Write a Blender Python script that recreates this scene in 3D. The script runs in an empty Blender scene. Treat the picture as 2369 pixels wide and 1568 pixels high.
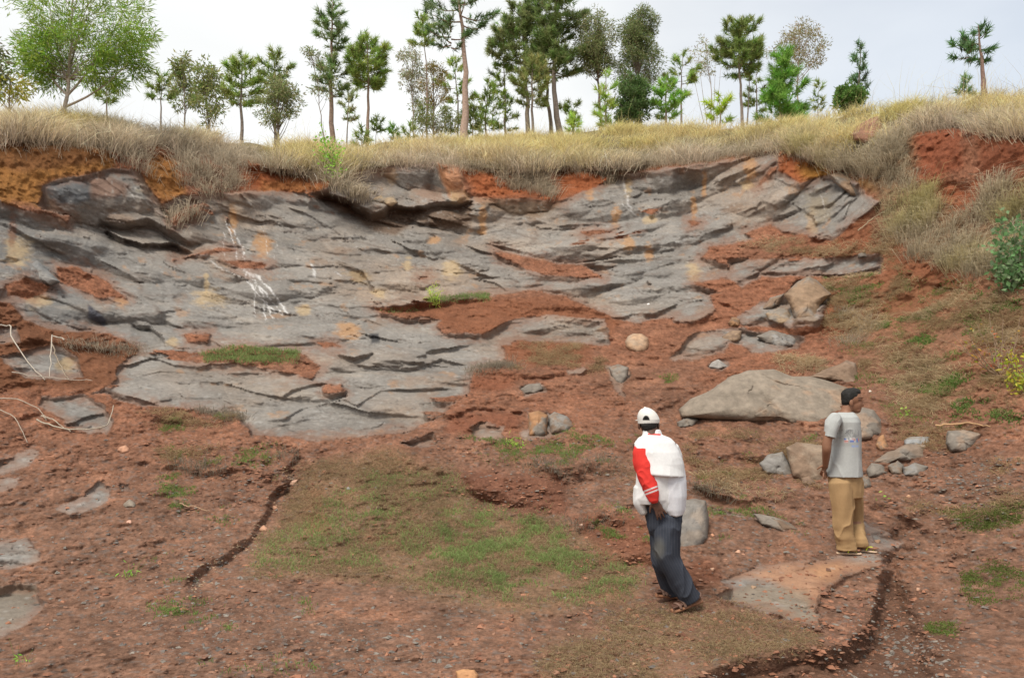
import bpy, bmesh, math, random
import numpy as np
from mathutils import Vector, Matrix

# ------------------------------------------------------------------ camera, sky, sun, exposure
SC = bpy.context.scene
COL = SC.collection
W, H, F = 2369.0, 1568.0, 1824.0            # survey grid of the view: width, height, focal length (same units)
CX, CY = W / 2, H / 2
PITCH = math.radians(5.5)
CAM = np.array([0.0, 0.0, 1.6])

cam_d = bpy.data.cameras.new('camera')
cam_d.sensor_width = 36.0
cam_d.lens = 36.0 * F / W
cam_d.clip_start = 0.05
cam_d.clip_end = 3000
cam = bpy.data.objects.new('camera', cam_d)
cam.location = CAM
cam.rotation_euler = (math.pi / 2 + PITCH, 0, 0)
COL.objects.link(cam)
SC.camera = cam

SUN_EL, SUN_AZ = math.radians(58), math.radians(215)     # azimuth from +Y clockwise: behind the camera, to the left
world = bpy.data.worlds.new('World')
SC.world = world
world.use_nodes = True
wt = world.node_tree
wt.nodes.clear()
def wn(t, **k):
    n = wt.nodes.new(t)
    for a, b in k.items(): setattr(n, a, b)
    return n
w_out = wn('ShaderNodeOutputWorld')
w_bg = wn('ShaderNodeBackground')
w_sky = wn('ShaderNodeTexSky', sky_type='NISHITA')
w_sky.sun_disc = False
w_sky.sun_elevation = SUN_EL
w_sky.sun_rotation = SUN_AZ
w_sky.air_density = 1.2
w_sky.dust_density = 2.0
w_bg.inputs['Strength'].default_value = 0.12
w_tc = wn('ShaderNodeTexCoord')
w_map = wn('ShaderNodeMapping'); w_map.inputs['Scale'].default_value = (1.0, 1.0, 2.4)
w_noise = wn('ShaderNodeTexNoise'); w_noise.inputs['Scale'].default_value = 1.6
w_noise.inputs['Detail'].default_value = 6; w_noise.inputs['Roughness'].default_value = 0.5
w_dot = wn('ShaderNodeVectorMath', operation='DOT_PRODUCT')
w_dir = Vector((0.60, 0.62, 0.50)).normalized()          # the thin, bluish part of the cloud layer
w_dot.inputs[1].default_value = w_dir
w_mr = wn('ShaderNodeMapRange'); w_mr.inputs['From Min'].default_value = 0.80; w_mr.inputs['From Max'].default_value = 1.0
w_mr.inputs['To Min'].default_value = 0.0; w_mr.inputs['To Max'].default_value = 0.60
w_sub = wn('ShaderNodeMath', operation='MULTIPLY_ADD'); w_sub.inputs[1].default_value = 0.5; w_sub.inputs[2].default_value = 0.78
w_fac = wn('ShaderNodeMath', operation='SUBTRACT', use_clamp=True)
w_mix = wn('ShaderNodeMix', data_type='RGBA')
w_ramp = wn('ShaderNodeMapRange'); w_ramp.inputs['From Min'].default_value = 0.3; w_ramp.inputs['From Max'].default_value = 0.7
w_ramp.inputs['To Min'].default_value = 0.90; w_ramp.inputs['To Max'].default_value = 1.08
w_cl = wn('ShaderNodeMix', data_type='RGBA', blend_type='MULTIPLY'); w_cl.inputs['Factor'].default_value = 1
w_cl.inputs['A'].default_value = (6.15, 6.25, 6.25, 1)
L = wt.links.new
L(w_tc.outputs['Generated'], w_map.inputs['Vector']); L(w_map.outputs['Vector'], w_noise.inputs['Vector'])
L(w_tc.outputs['Generated'], w_dot.inputs[0]); L(w_dot.outputs['Value'], w_mr.inputs['Value'])
L(w_noise.outputs['Fac'], w_sub.inputs[0]); L(w_sub.outputs['Value'], w_fac.inputs[0]); L(w_mr.outputs['Result'], w_fac.inputs[1])
L(w_noise.outputs['Fac'], w_ramp.inputs['Value']); L(w_ramp.outputs['Result'], w_cl.inputs['B'])
L(w_fac.outputs['Value'], w_mix.inputs['Factor']); L(w_sky.outputs['Color'], w_mix.inputs['A']); L(w_cl.outputs['Result'], w_mix.inputs['B'])
L(w_mix.outputs['Result'], w_bg.inputs['Color']); L(w_bg.outputs['Background'], w_out.inputs['Surface'])

sun_d = bpy.data.lights.new('sun', 'SUN')
sun_d.energy = 2.9
sun_d.angle = math.radians(22)
sun_d.color = (1.0, 0.93, 0.82)
sun = bpy.data.objects.new('sun', sun_d)
sun_v = Vector((math.sin(SUN_AZ) * math.cos(SUN_EL), math.cos(SUN_AZ) * math.cos(SUN_EL), math.sin(SUN_EL)))
sun.rotation_euler = sun_v.to_track_quat('Z', 'Y').to_euler()
sun.location = (0, 0, 30)
COL.objects.link(sun)
SC.view_settings.view_transform = 'Standard'
SC.view_settings.look = 'None'
SC.view_settings.exposure = 0.42
SC.view_settings.gamma = 1.0
SC.view_settings.use_curve_mapping = False
SC.render.engine = 'CYCLES'
SC.cycles.max_bounces = 5
SC.cycles.diffuse_bounces = 3
SC.cycles.transparent_max_bounces = 4

# ------------------------------------------------------------------ helpers: rays, noise, meshes
rng = np.random.default_rng(7)
random.seed(7)
CP, SP = math.cos(PITCH), math.sin(PITCH)

def at(u, v, y):
    """world point at depth y on the line of sight (u, v)"""
    u = np.asarray(u, float); v = np.asarray(v, float); y = np.asarray(y, float)
    X = (u - CX) / F; Z = (CY - v) / F
    dy = CP - Z * SP; dz = Z * CP + SP
    s = y / dy
    return np.stack(np.broadcast_arrays(X * s + CAM[0], y + CAM[1], dz * s + CAM[2]), -1)

def to_uv(P):
    P = np.asarray(P, float) - CAM
    yc = P[..., 1] * CP + P[..., 2] * SP
    zc = -P[..., 1] * SP + P[..., 2] * CP
    return CX + F * P[..., 0] / yc, CY - F * zc / yc

def _hash(ix, iy, iz, seed):
    h = (ix.astype(np.int64) * 374761393 + iy.astype(np.int64) * 668265263 + iz.astype(np.int64) * 2147483647 + seed * 1274126177) & 0xFFFFFFFF
    h = ((h ^ (h >> 13)) * 1274126177) & 0xFFFFFFFF
    h = ((h ^ (h >> 16)) * 2246822519) & 0xFFFFFFFF
    return (h ^ (h >> 15)) & 0xFFFFFF

def rnd(ix, iy, iz, seed):
    return _hash(ix, iy, iz, seed) / float(0x1000000)

_TAB = np.random.default_rng(99).random(64 ** 3).astype(np.float32)
def vnoise(P, seed=0):
    """value noise in [-1, 1] on a wrapped random lattice"""
    P = np.asarray(P, np.float64)
    I = np.floor(P); f = (P - I).astype(np.float32); I = I.astype(np.int32)
    f = f * f * f * (f * (f * 6 - 15) + 10)
    x = [((I[..., 0] + seed * 17 + a) & 63) << 12 for a in (0, 1)]
    y = [((I[..., 1] + seed * 29 + a) & 63) << 6 for a in (0, 1)]
    z = [(I[..., 2] + seed * 43 + a) & 63 for a in (0, 1)]
    fx, fy, fz = f[..., 0], f[..., 1], f[..., 2]
    def lx(b, c):
        k = y[b] + z[c]
        p = _TAB[x[0] + k]; q = _TAB[x[1] + k]
        return p + (q - p) * fx
    def ly(c):
        p = lx(0, c); q = lx(1, c)
        return p + (q - p) * fy
    p = ly(0); q = ly(1)
    return ((p + (q - p) * fz) * 2 - 1).astype(np.float64)

_ROT = np.array([[.8, -.36, .48], [.6, .48, -.64], [0, .8, .6]])         # keeps the lattice off the axes
def fbm(P, octv=4, seed=0, gain=0.5):
    s = 0; a = 1.0; t = 0
    P = np.asarray(P) @ _ROT
    for o in range(octv):
        s = s + a * vnoise(P * (2.03 ** o) + 13.7 * o, seed + o); t += a; a *= gain
    return s / t

def facets(P, seed=0, tilt=1.0, off=0.5):
    """tilted-plane cells in the plane: (height, distance to the cell border, cell random)"""
    P = P[:, :2]
    I = np.floor(P).astype(np.int64)
    n = len(P)
    d1 = np.full(n, 9e9); d2 = np.full(n, 9e9); hh = np.zeros(n); rr = np.zeros(n)
    for a in (-1, 0, 1):
        for b in (-1, 0, 1):
            x = I[:, 0] + a; y = I[:, 1] + b; z = x * 0
            q = np.stack([x + rnd(x, y, z, seed), y + rnd(x, y, z, seed + 1)], -1)
            r = P - q
            d = (r * r).sum(-1)
            tv = np.stack([rnd(x, y, z, seed + 3), rnd(x, y, z, seed + 4)], -1) * 2 - 1
            o = rnd(x, y, z, seed + 6)
            h = (tv * r).sum(-1) * tilt + (o * 2 - 1) * off
            near = d < d1
            d2 = np.where(near, d1, np.minimum(d2, d))
            hh = np.where(near, h, hh); rr = np.where(near, o, rr)
            d1 = np.where(near, d, d1)
    return hh, np.sqrt(d2) - np.sqrt(d1), rr

def blocks(P, seed, k=.35, tilt=1.0, off=.35, sign=1):
    """continuous creased relief: the upper (or lower) envelope of tilted planes, one to a cell"""
    P = P[:, :2]; I = np.floor(P).astype(np.int64)
    best = np.full(len(P), -9e9); rr = np.zeros(len(P))
    for a in (-1, 0, 1):
        for b in (-1, 0, 1):
            x = I[:, 0] + a; y = I[:, 1] + b; z = x * 0
            r = P - np.stack([x + rnd(x, y, z, seed), y + rnd(x, y, z, seed + 1)], -1)
            tv = np.stack([rnd(x, y, z, seed + 3), rnd(x, y, z, seed + 4)], -1) * 2 - 1
            o = rnd(x, y, z, seed + 6)
            h = (tv * r).sum(-1) * tilt + (o * 2 - 1) * off - k * (r * r).sum(-1)
            n = h > best
            best = np.where(n, h, best); rr = np.where(n, o, rr)
    return best * sign, rr

def sstep(a, b, x):
    t = np.clip((x - a) / (b - a), 0, 1)
    return t * t * (3 - 2 * t)

def mesh_from(name, V, faces, mat=None, parent=None, smooth=True, colors=None, link=True):
    """faces: (n,3) or (n,4) int array, or a list of such arrays"""
    me = bpy.data.meshes.new(name)
    V = np.asarray(V, np.float32)
    fl = faces if isinstance(faces, list) else [faces]
    fl = [np.asarray(f, np.int32) for f in fl if len(f)]
    nl = sum(f.size for f in fl); npoly = sum(len(f) for f in fl)
    me.vertices.add(len(V)); me.vertices.foreach_set('co', V.ravel())
    me.loops.add(nl); me.loops.foreach_set('vertex_index', np.concatenate([f.ravel() for f in fl]))
    me.polygons.add(npoly)
    tot = np.concatenate([np.full(len(f), f.shape[1], np.int32) for f in fl])
    st = np.concatenate([[0], np.cumsum(tot)[:-1]]).astype(np.int32)
    me.polygons.foreach_set('loop_start', st)
    me.polygons.foreach_set('loop_total', tot)
    me.polygons.foreach_set('use_smooth', np.full(npoly, smooth, bool))
    me.update(calc_edges=True)
    if colors is not None:
        c = np.ones((len(V), 4), np.float32); c[:, :3] = colors
        at_ = me.color_attributes.new('tint', 'FLOAT_COLOR', 'POINT')
        at_.data.foreach_set('color', c.ravel())
    if mat: me.materials.append(mat)
    o = bpy.data.objects.new(name, me)
    if link: COL.objects.link(o)
    if parent: o.parent = parent
    return o

def tag(o, label=None, cat=None, group=None, kind=None):
    if label: o['label'] = label
    if cat: o['category'] = cat
    if group: o['group'] = group
    if kind: o['kind'] = kind
    return o

def empty(name, loc, label, cat, group=None):
    o = bpy.data.objects.new(name, None)
    o.empty_display_size = 0.2
    o.location = loc
    COL.objects.link(o)
    return tag(o, label, cat, group)

def mat_tint(name, base=None, rough=0.85, nscale=30.0, namp=0.35, bump=0.3, bscale=60.0, spec=0.25, trans=0.0, hue=0.0, bdist=0.02):
    """base colour from the mesh's 'tint' attribute (or a fixed colour) broken up with procedural noise"""
    m = bpy.data.materials.new(name); m.use_nodes = True
    nt = m.node_tree; b = nt.nodes['Principled BSDF']
    b.inputs['Roughness'].default_value = rough
    b.inputs['Specular IOR Level'].default_value = spec
    tc = nt.nodes.new('ShaderNodeTexCoord')
    nz = nt.nodes.new('ShaderNodeTexNoise'); nz.inputs['Scale'].default_value = nscale; nz.inputs['Detail'].default_value = 5
    nz.inputs['Roughness'].default_value = 0.65
    nt.links.new(tc.outputs['Object'], nz.inputs['Vector'])
    mr = nt.nodes.new('ShaderNodeMapRange')
    mr.inputs['From Min'].default_value = 0.25; mr.inputs['From Max'].default_value = 0.75
    mr.inputs['To Min'].default_value = 1 - namp; mr.inputs['To Max'].default_value = 1 + namp
    nt.links.new(nz.outputs['Fac'], mr.inputs['Value'])
    mx = nt.nodes.new('ShaderNodeMix'); mx.data_type = 'RGBA'; mx.blend_type = 'MULTIPLY'; mx.inputs['Factor'].default_value = 1
    if base is None:
        at_ = nt.nodes.new('ShaderNodeAttribute'); at_.attribute_name = 'tint'
        nt.links.new(at_.outputs['Color'], mx.inputs['A'])
    else:
        mx.inputs['A'].default_value = (*base, 1)
    nt.links.new(mr.outputs['Result'], mx.inputs['B'])
    nt.links.new(mx.outputs['Result'], b.inputs['Base Color'])
    if bump > 0:
        n2 = nt.nodes.new('ShaderNodeTexNoise'); n2.inputs['Scale'].default_value = bscale; n2.inputs['Detail'].default_value = 6
        n2.inputs['Roughness'].default_value = 0.6
        nt.links.new(tc.outputs['Object'], n2.inputs['Vector'])
        bp = nt.nodes.new('ShaderNodeBump'); bp.inputs['Strength'].default_value = bump; bp.inputs['Distance'].default_value = bdist
        nt.links.new(n2.outputs['Fac'], bp.inputs['Height']); nt.links.new(bp.outputs['Normal'], b.inputs['Normal'])
    if trans > 0:
        out = nt.nodes['Material Output']
        tr = nt.nodes.new('ShaderNodeBsdfTranslucent'); ms = nt.nodes.new('ShaderNodeMixShader'); ms.inputs[0].default_value = trans
        nt.links.new(mx.outputs['Result'], tr.inputs['Color'])
        nt.links.new(b.outputs[0], ms.inputs[1]); nt.links.new(tr.outputs[0], ms.inputs[2]); nt.links.new(ms.outputs[0], out.inputs['Surface'])
    return m
# ------------------------------------------------------------------ terrain: the quarry, its banks and the ridge
def pchip(xk, yk, x):
    xk = np.asarray(xk, float); yk = np.asarray(yk, float)
    h = np.diff(xk); d = np.diff(yk, axis=0)
    d = d / (h if yk.ndim == 1 else h[:, None])
    m = np.zeros_like(yk)
    w1 = 2 * h[1:] + h[:-1]; w2 = h[1:] + 2 * h[:-1]
    if yk.ndim > 1: w1 = w1[:, None]; w2 = w2[:, None]
    with np.errstate(divide='ignore', invalid='ignore'):
        mm = (w1 + w2) / (w1 / d[:-1] + w2 / d[1:])
    m[1:-1] = np.where(d[:-1] * d[1:] > 0, mm, 0)
    m[0] = d[0]; m[-1] = d[-1]
    i = np.clip(np.searchsorted(xk, x) - 1, 0, len(xk) - 2)
    t = (x - xk[i]) / h[i]
    hh = h[i]
    if yk.ndim > 1: t = t[:, None]; hh = hh[:, None]
    return ((1 + 2 * t) * (1 - t) ** 2 * yk[i] + t * (1 - t) ** 2 * hh * m[i] + t * t * (3 - 2 * t) * yk[i + 1] + t * t * (t - 1) * hh * m[i + 1])

# depth (m) of the mean surface on lines of sight, by survey column
PROF = {
 -900: [(1640,4.2),(1568,4.6),(1400,5.6),(1250,6.6),(1100,7.6),(900,9.0),(700,10.2),(500,11.2),(440,11.5),(330,11.8),(300,13.0),(230,16)],
 0:    [(1640,4.5),(1568,5.0),(1400,6.4),(1250,7.8),(1100,9.2),(1000,10.1),(900,11.0),(800,11.8),(700,12.6),(600,13.4),(500,14.2),(440,14.6),(330,14.9),(300,16.2),(230,20)],
 300:  [(1640,4.5),(1568,5.0),(1400,6.45),(1250,7.9),(1100,9.3),(1000,10.3),(900,11.4),(800,12.7),(700,13.9),(600,15.0),(500,16.0),(440,16.4),(340,16.8),(310,18),(240,22)],
 700:  [(1640,4.5),(1568,5.0),(1410,6.5),(1280,7.9),(1140,9.3),(1020,10.4),(900,12.0),(800,13.6),(700,15.4),(600,17.1),(500,18.6),(440,19.1),(385,19.5),(350,21.5),(240,27)],
 1185: [(1640,4.5),(1568,5.0),(1410,6.5),(1280,7.9),(1140,9.3),(1020,10.5),(900,12.4),(800,14.4),(700,16.5),(600,18.6),(540,19.8),(470,20.8),(440,21.2),(380,21.8),(350,23.5),(240,32)],
 1500: [(1640,4.5),(1568,5.0),(1410,6.5),(1280,7.8),(1140,9.2),(1020,10.5),(900,12.2),(800,14.1),(700,16.1),(600,18.1),(500,19.9),(440,20.7),(380,21.3),(350,23),(240,31)],
 1900: [(1640,4.4),(1568,4.9),(1410,6.4),(1280,7.7),(1140,9.0),(1020,10.2),(900,11.6),(800,13.0),(700,14.6),(600,16.2),(500,17.6),(420,18.2),(330,18.7),(300,20),(200,26)],
 2100: [(1640,4.7),(1568,5.2),(1410,6.5),(1280,7.6),(1140,8.8),(1020,9.9),(900,11.1),(800,12.2),(700,13.3),(600,14.3),(500,15.0),(400,15.6),(320,15.9),(280,17),(200,21)],
 2369: [(1640,4.6),(1568,5.1),(1410,6.2),(1280,7.1),(1140,8.1),(1020,9.0),(900,9.9),(800,10.6),(700,11.3),(600,12.0),(500,12.6),(400,13.0),(320,13.3),(280,14.2),(180,18)],
 3270: [(1640,3.8),(1568,4.2),(1410,4.9),(1280,5.6),(1140,6.3),(1020,7.0),(900,7.6),(800,8.1),(700,8.6),(600,9.1),(500,9.6),(400,10.0),(320,10.3),(280,11),(140,14)],
}
VT = np.arange(140, 1641, 4.0)
_cols = sorted(PROF)
_tab = []
for c in _cols:
    k = sorted(PROF[c])
    _tab.append(pchip([a for a, _ in k], [b for _, b in k], np.clip(VT, k[0][0], 1640)))
_tab = np.array(_tab)
SKY_U = [-900,-60,0,130,250,400,550,700,760,850,1000,1200,1380,1600,1750,1900,2000,2200,2369,3270]
SKY_V = [270,285,285,292,300,315,328,350,356,342,333,325,305,297,302,276,262,250,238,200]     # skyline of the bare ground

us = np.concatenate([np.arange(-900, -62, 14.0), np.arange(-60, 2431, 2.3), np.arange(2436, 3271, 14.0)])
NC = len(us)
colD = pchip(np.array(_cols, float), _tab, us)               # (NC, len(VT))
skyv = pchip(np.array(SKY_U, float), np.array(SKY_V, float), us)
skyv = skyv + 5 * vnoise(np.stack([us / 60, us * 0, us * 0], -1), 3) + 3 * vnoise(np.stack([us / 22, us * 0, us * 0 + 5], -1), 4)
NR = 590
tt = np.linspace(0, 1, NR)
GU = np.repeat(us[None, :], NR, 0)
GV = skyv[None, :] + (1640 - skyv[None, :]) * tt[:, None]
GD = np.empty_like(GV)
for j in range(NC):
    GD[:, j] = np.interp(GV[:, j], VT, colD[j])
# continuation towards the camera's own feet
lowv = np.arange(1655, 2601, 21.0)
flat = lambda v: 1.6 / -np.tan(np.arctan((CY - v) / F) + PITCH)
LU = np.repeat(us[None, :], len(lowv), 0); LV = np.repeat(lowv[:, None], NC, 1)
LD = GD[-1][None, :] * (flat(lowv) / flat(1640.0))[:, None]
BU, BV, BD = np.vstack([GU, LU]), np.vstack([GV, LV]), np.vstack([GD, LD])
NRT = BU.shape[0]
P0 = at(BU, BV, BD)
# smooth surface normal
du = np.gradient(P0, axis=1); dv = np.gradient(P0, axis=0)
N0 = np.cross(du, dv); N0 /= np.linalg.norm(N0, axis=-1, keepdims=True) + 1e-9
N0 = np.where(N0[..., 2:3] < 0, -N0, N0)
shape = BU.shape
U_, V_, D_ = BU.ravel(), BV.ravel(), BD.ravel()
P_ = P0.reshape(-1, 3); N_ = N0.reshape(-1, 3)
NP = len(U_)
# warp of the outlines, so that nothing traced is a clean curve
wq = P_ * np.array([1.6, 1.6, 1.6])
WU = U_ + 7 * fbm(wq * 1.3, 4, 21, 0.65) * np.clip(14 / D_, .5, 2)
WV = V_ + 5 * fbm(wq * 1.3 + 40, 4, 31, 0.65) * np.clip(14 / D_, .5, 2)
WU2 = U_ + 26 * fbm(wq * 0.7, 5, 41, 0.65) ; WV2 = V_ + 14 * fbm(wq * 0.7 + 9, 5, 51, 0.65)

def seg_dist(px, py, a, b):
    ax, ay = a; bx, by = b
    ex, ey = bx - ax, by - ay
    L2 = ex * ex + ey * ey + 1e-9
    t = np.clip(((px - ax) * ex + (py - ay) * ey) / L2, 0, 1)
    dx, dy = px - ax - t * ex, py - ay - t * ey
    return dx * dx + dy * dy, t, ex * (py - ay) - ey * (px - ax)

def poly(pts, pad=40, warp=1):
    """signed distance in survey units, positive inside; -pad far outside"""
    pu, pv = (WU, WV) if warp == 1 else ((WU2, WV2) if warp == 2 else (U_, V_))
    pts = np.asarray(pts, float)
    lo = pts.min(0) - pad; hi = pts.max(0) + pad
    idx = np.where((pu > lo[0]) & (pu < hi[0]) & (pv > lo[1]) & (pv < hi[1]))[0]
    out = np.full(NP, -float(pad))
    x, y = pu[idx], pv[idx]
    d2 = np.full(len(idx), 9e9); ins = np.zeros(len(idx), bool)
    for i in range(len(pts)):
        a, b = pts[i], pts[(i + 1) % len(pts)]
        q, _, _ = seg_dist(x, y, a, b)
        d2 = np.minimum(d2, q)
        c = (a[1] > y) != (b[1] > y)
        if a[1] != b[1]:
            ins ^= c & (x < (b[0] - a[0]) * (y - a[1]) / (b[1] - a[1]) + a[0])
    out[idx] = np.where(ins, np.sqrt(d2), -np.sqrt(d2))
    return out

def union(polys, **k):
    out = np.full(NP, -40.0)
    for p in polys: out = np.maximum(out, poly(p, **k))
    return out

def line(pts, pad=120, warp=1, taper=0.12):
    """(signed distance, along 0..1, taper, idx): positive below / right of a left-to-right line"""
    pu, pv = (WU, WV) if warp == 1 else ((WU2, WV2) if warp == 2 else (U_, V_))
    pts = np.asarray(pts, float)
    lo = pts.min(0) - pad; hi = pts.max(0) + pad
    idx = np.where((pu > lo[0]) & (pu < hi[0]) & (pv > lo[1]) & (pv < hi[1]))[0]
    x, y = pu[idx], pv[idx]
    d2 = np.full(len(idx), 9e9); sg = np.ones(len(idx)); al = np.zeros(len(idx))
    sl = np.linalg.norm(np.diff(pts, axis=0), axis=1); cum = np.concatenate([[0], np.cumsum(sl)]); tot = cum[-1]
    endd = np.zeros(len(idx))
    for i in range(len(pts) - 1):
        q, t, cr = seg_dist(x, y, pts[i], pts[i + 1])
        n = q < d2 - 1e-6
        d2 = np.where(n, q, d2); sg = np.where(n, np.sign(cr) + (cr == 0), sg); al = np.where(n, (cum[i] + t * sl[i]) / tot, al)
    tp = np.minimum(sstep(0, taper, al), sstep(1, 1 - taper, al))
    return np.sqrt(d2) * sg, al, tp, idx

HD = np.zeros(NP)          # relief along the line of sight, positive = towards the viewer (m)
NZ_L = fbm(P_ * 1.1, 3, 81); NZ_S = fbm(P_ * 4.5, 4, 85, .65)
def ledge(pts, A, La, Lb, r, warp=1, pad=150, taper=0.25, even=False):
    """a step along a line: the ground above it stands proud, the ground below falls back; crisp in rock, crumbly in soil"""
    d, al, tp, idx = line(pts, pad, warp, taper)
    rk = ROCKM[idx]
    wd = 1.5 * rk + (1 - rk) * np.clip(90 / D_[idx], 4, 12)
    d = d + (1 - rk) * wd * .9 * NZ_S[idx]
    up = A * .5 * np.exp(np.minimum(d, 0) / La); dn = -A * r * (1 - .35 * rk) * np.exp(-np.maximum(d, 0) / Lb)
    k = sstep(-wd, wd, d)
    am = np.clip(.75 + .9 * NZ_L[idx], .15, 1.3) * (rk * .8 + (1 - rk) * .62)
    if even: am = 1.0
    HD[idx] += (up * (1 - k) + dn * k) * tp * am * (1 - sstep(pad * .6, pad, np.abs(d)))

def bump_poly(pts, A, soft=14, warp=1):
    global HD
    sd = poly(pts, 40, warp)
    HD += A * sstep(-4, soft, sd)

# ---- outlines, read off the hillside
ROCK = [
 [(-900,450),(-80,450),(90,475),(100,430),(150,412),(250,392),(320,395),(350,440),(375,475),(420,452),(520,448),(600,440),(690,445),(740,440),(775,425),(830,400),(900,382),(960,378),(1010,372),(1060,385),(1085,455),(1180,460),(1300,465),(1395,425),(1420,405),(1500,395),(1600,380),(1680,372),(1720,362),(1800,346),(1800,395),(1850,425),(1925,400),(1990,425),(2005,455),(2035,470),(1985,505),(1925,560),(1870,545),(1780,532),(1740,555),(1640,570),(1620,598),(1700,602),(1850,600),(1960,595),(2040,590),(2042,635),(1900,640),(1760,640),(1700,670),(1640,680),(1660,720),(1600,748),(1480,745),(1420,735),(1390,720),(1320,690),(1250,670),(1130,685),(1000,700),(860,710),(880,725),(930,735),(1020,740),(1010,760),(1030,770),(1100,775),(1180,740),(1270,730),(1400,740),(1410,800),(1300,790),(1200,790),(1160,800),(1170,840),(1100,850),(1090,880),(1080,910),(1040,950),(1000,970),(940,1000),(840,1015),(700,1010),(580,1005),(575,990),(540,960),(460,945),(330,935),(240,915),(205,915),(270,880),(275,850),(330,815),(290,785),(240,770),(130,760),(60,740),(20,700),(-80,680),(-900,680)],
 [(5,825),(100,805),(140,805),(180,830),(190,870),(130,880),(60,870),(20,840)],
 [(95,915),(190,910),(235,935),(260,970),(250,1000),(180,995),(120,960),(90,940)],
 [(-60,765),(40,750),(50,790),(-60,800)],
 [(-10,1070),(70,1035),(90,1045),(60,1080),(-30,1108)],
 [(-10,1108),(55,1100),(40,1125),(-30,1145)],
 [(195,1150),(225,1105),(255,1135),(240,1157),(225,1165),(190,1180),(160,1190),(130,1178),(150,1166)],
 [(-60,1250),(60,1240),(100,1275),(90,1300),(30,1320),(-60,1310)],
 [(-60,1355),(90,1350),(98,1400),(60,1440),(0,1470),(-60,1480)],
 [(275,1118),(295,1120),(302,1136),(280,1132)], [(310,1132),(345,1132),(350,1148),(315,1146)],
 [(1405,845),(1455,850),(1455,870),(1440,890),(1447,918),(1430,905),(1410,880)],
 [(1200,895),(1250,885),(1262,905),(1215,912)], [(1310,860),(1350,855),(1345,868),(1310,870)],
 [(1090,990),(1115,975),(1165,985),(1165,1015),(1100,1018)],
 [(1220,950),(1270,955),(1330,985),(1315,1000),(1270,1010),(1225,1015)],
 [(930,1022),(1000,1006),(1012,1025),(960,1037)],
 [(1700,735),(1760,700),(1810,690),(1840,650),(1880,640),(1920,690),(1895,755),(1840,755),(1720,755)],
 [(1550,830),(1610,770),(1660,765),(1720,755),(1780,770),(1860,780),(1845,805),(1790,810),(1740,815),(1690,790),(1680,815),(1600,835)],
 [(1640,850),(1665,832),(1685,845),(1670,855)],
 [(1670,1342),(1760,1308),(1900,1290),(2020,1283),(2045,1310),(1960,1332),(1905,1370),(1890,1400),(1905,1452),(1840,1432),(1740,1400),(1650,1375),(1700,1358)],
 [(1995,1205),(2040,1225),(2090,1255),(2080,1266),(2010,1268),(2000,1240)],
 [(1740,1183),(1790,1195),(1852,1224),(1810,1231),(1745,1203)], [(1640,1172),(1700,1180),(1745,1200),(1690,1196),(1640,1190)],
 [(1200,1000),(1225,985),(1230,1015),(1200,1020)],
]
SOIL = [
 [(1140,578),(1180,583),(1280,608),(1350,613),(1398,645),(1330,641),(1250,636),(1190,612),(1150,592)],
 [(1140,575),(1200,590),(1280,605),(1270,620),(1180,600)],
 [(130,618),(180,618),(250,652),(292,690),(230,692),(190,672),(140,652)],
 [(430,832),(480,812),(560,800),(690,812),(745,850),(720,878),(660,862),(560,846),(480,842)],
 [(513,603),(545,602),(622,612),(610,622),(560,622)],
 [(430,478),(470,470),(460,500),(400,520),(395,505)],
 [(60,458),(100,480),(165,500),(155,515),(110,500),(50,490),(0,470),(0,452)],
 [(1720,542),(1780,522),(1900,578),(1960,588),(1880,602),(1800,582)],
 [(1600,655),(1680,640),(1720,662),(1840,645),(1790,690),(1740,702),(1680,682),(1620,662)],
 [(1690,565),(1735,558),(1725,600),(1690,592)], [(1640,575),(1685,590),(1690,620),(1660,610)],
 [(740,893),(790,890),(800,905),(745,910)], [(735,793),(770,788),(790,802),(745,806)],
 [(1800,385),(1770,420),(1745,440),(1760,415),(1785,390)],
 [(1345,537),(1390,530),(1420,538),(1360,545)], [(1590,507),(1625,515),(1600,523)],
 [(965,638),(990,635),(995,645),(970,648)], [(400,600),(520,572),(545,578),(470,590)],
 [(900,725),(1010,700),(1130,690),(1300,690),(1400,720),(1430,745),(1330,725),(1230,728),(1170,745),(1120,775),(1060,770),(1010,760),(1030,738)],
 [(1160,800),(1260,790),(1340,800),(1360,830),(1300,850),(1200,850)],
 [(420,775),(490,770),(480,790),(430,795)], [(5,655),(60,640),(120,665),(70,690),(10,690)],
 [(1480,740),(1560,735),(1570,790),(1520,815),(1480,790)],
]
rock_sd = union(ROCK, warp=1)
soil_sd = union(SOIL, warp=1)
rock_sd = np.minimum(rock_sd, -soil_sd)
# soil lodged in random crevices, rock showing through thin soil near the toe
q = P_ * np.array([.5, 1, 1])
crev = fbm(q * 1.1, 5, 61, 0.6)
rock_sd = np.where(rock_sd > -39, rock_sd + 10 * fbm(P_ * 1.9, 5, 66, .75) * np.clip(14 / D_, .6, 1.5), rock_sd)
rock_sd = np.where(rock_sd > 0, rock_sd - np.maximum(0, crev - 0.40) * 260, rock_sd)
soft = 3.0
ROCKM = sstep(-soft, soft, rock_sd)

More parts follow.
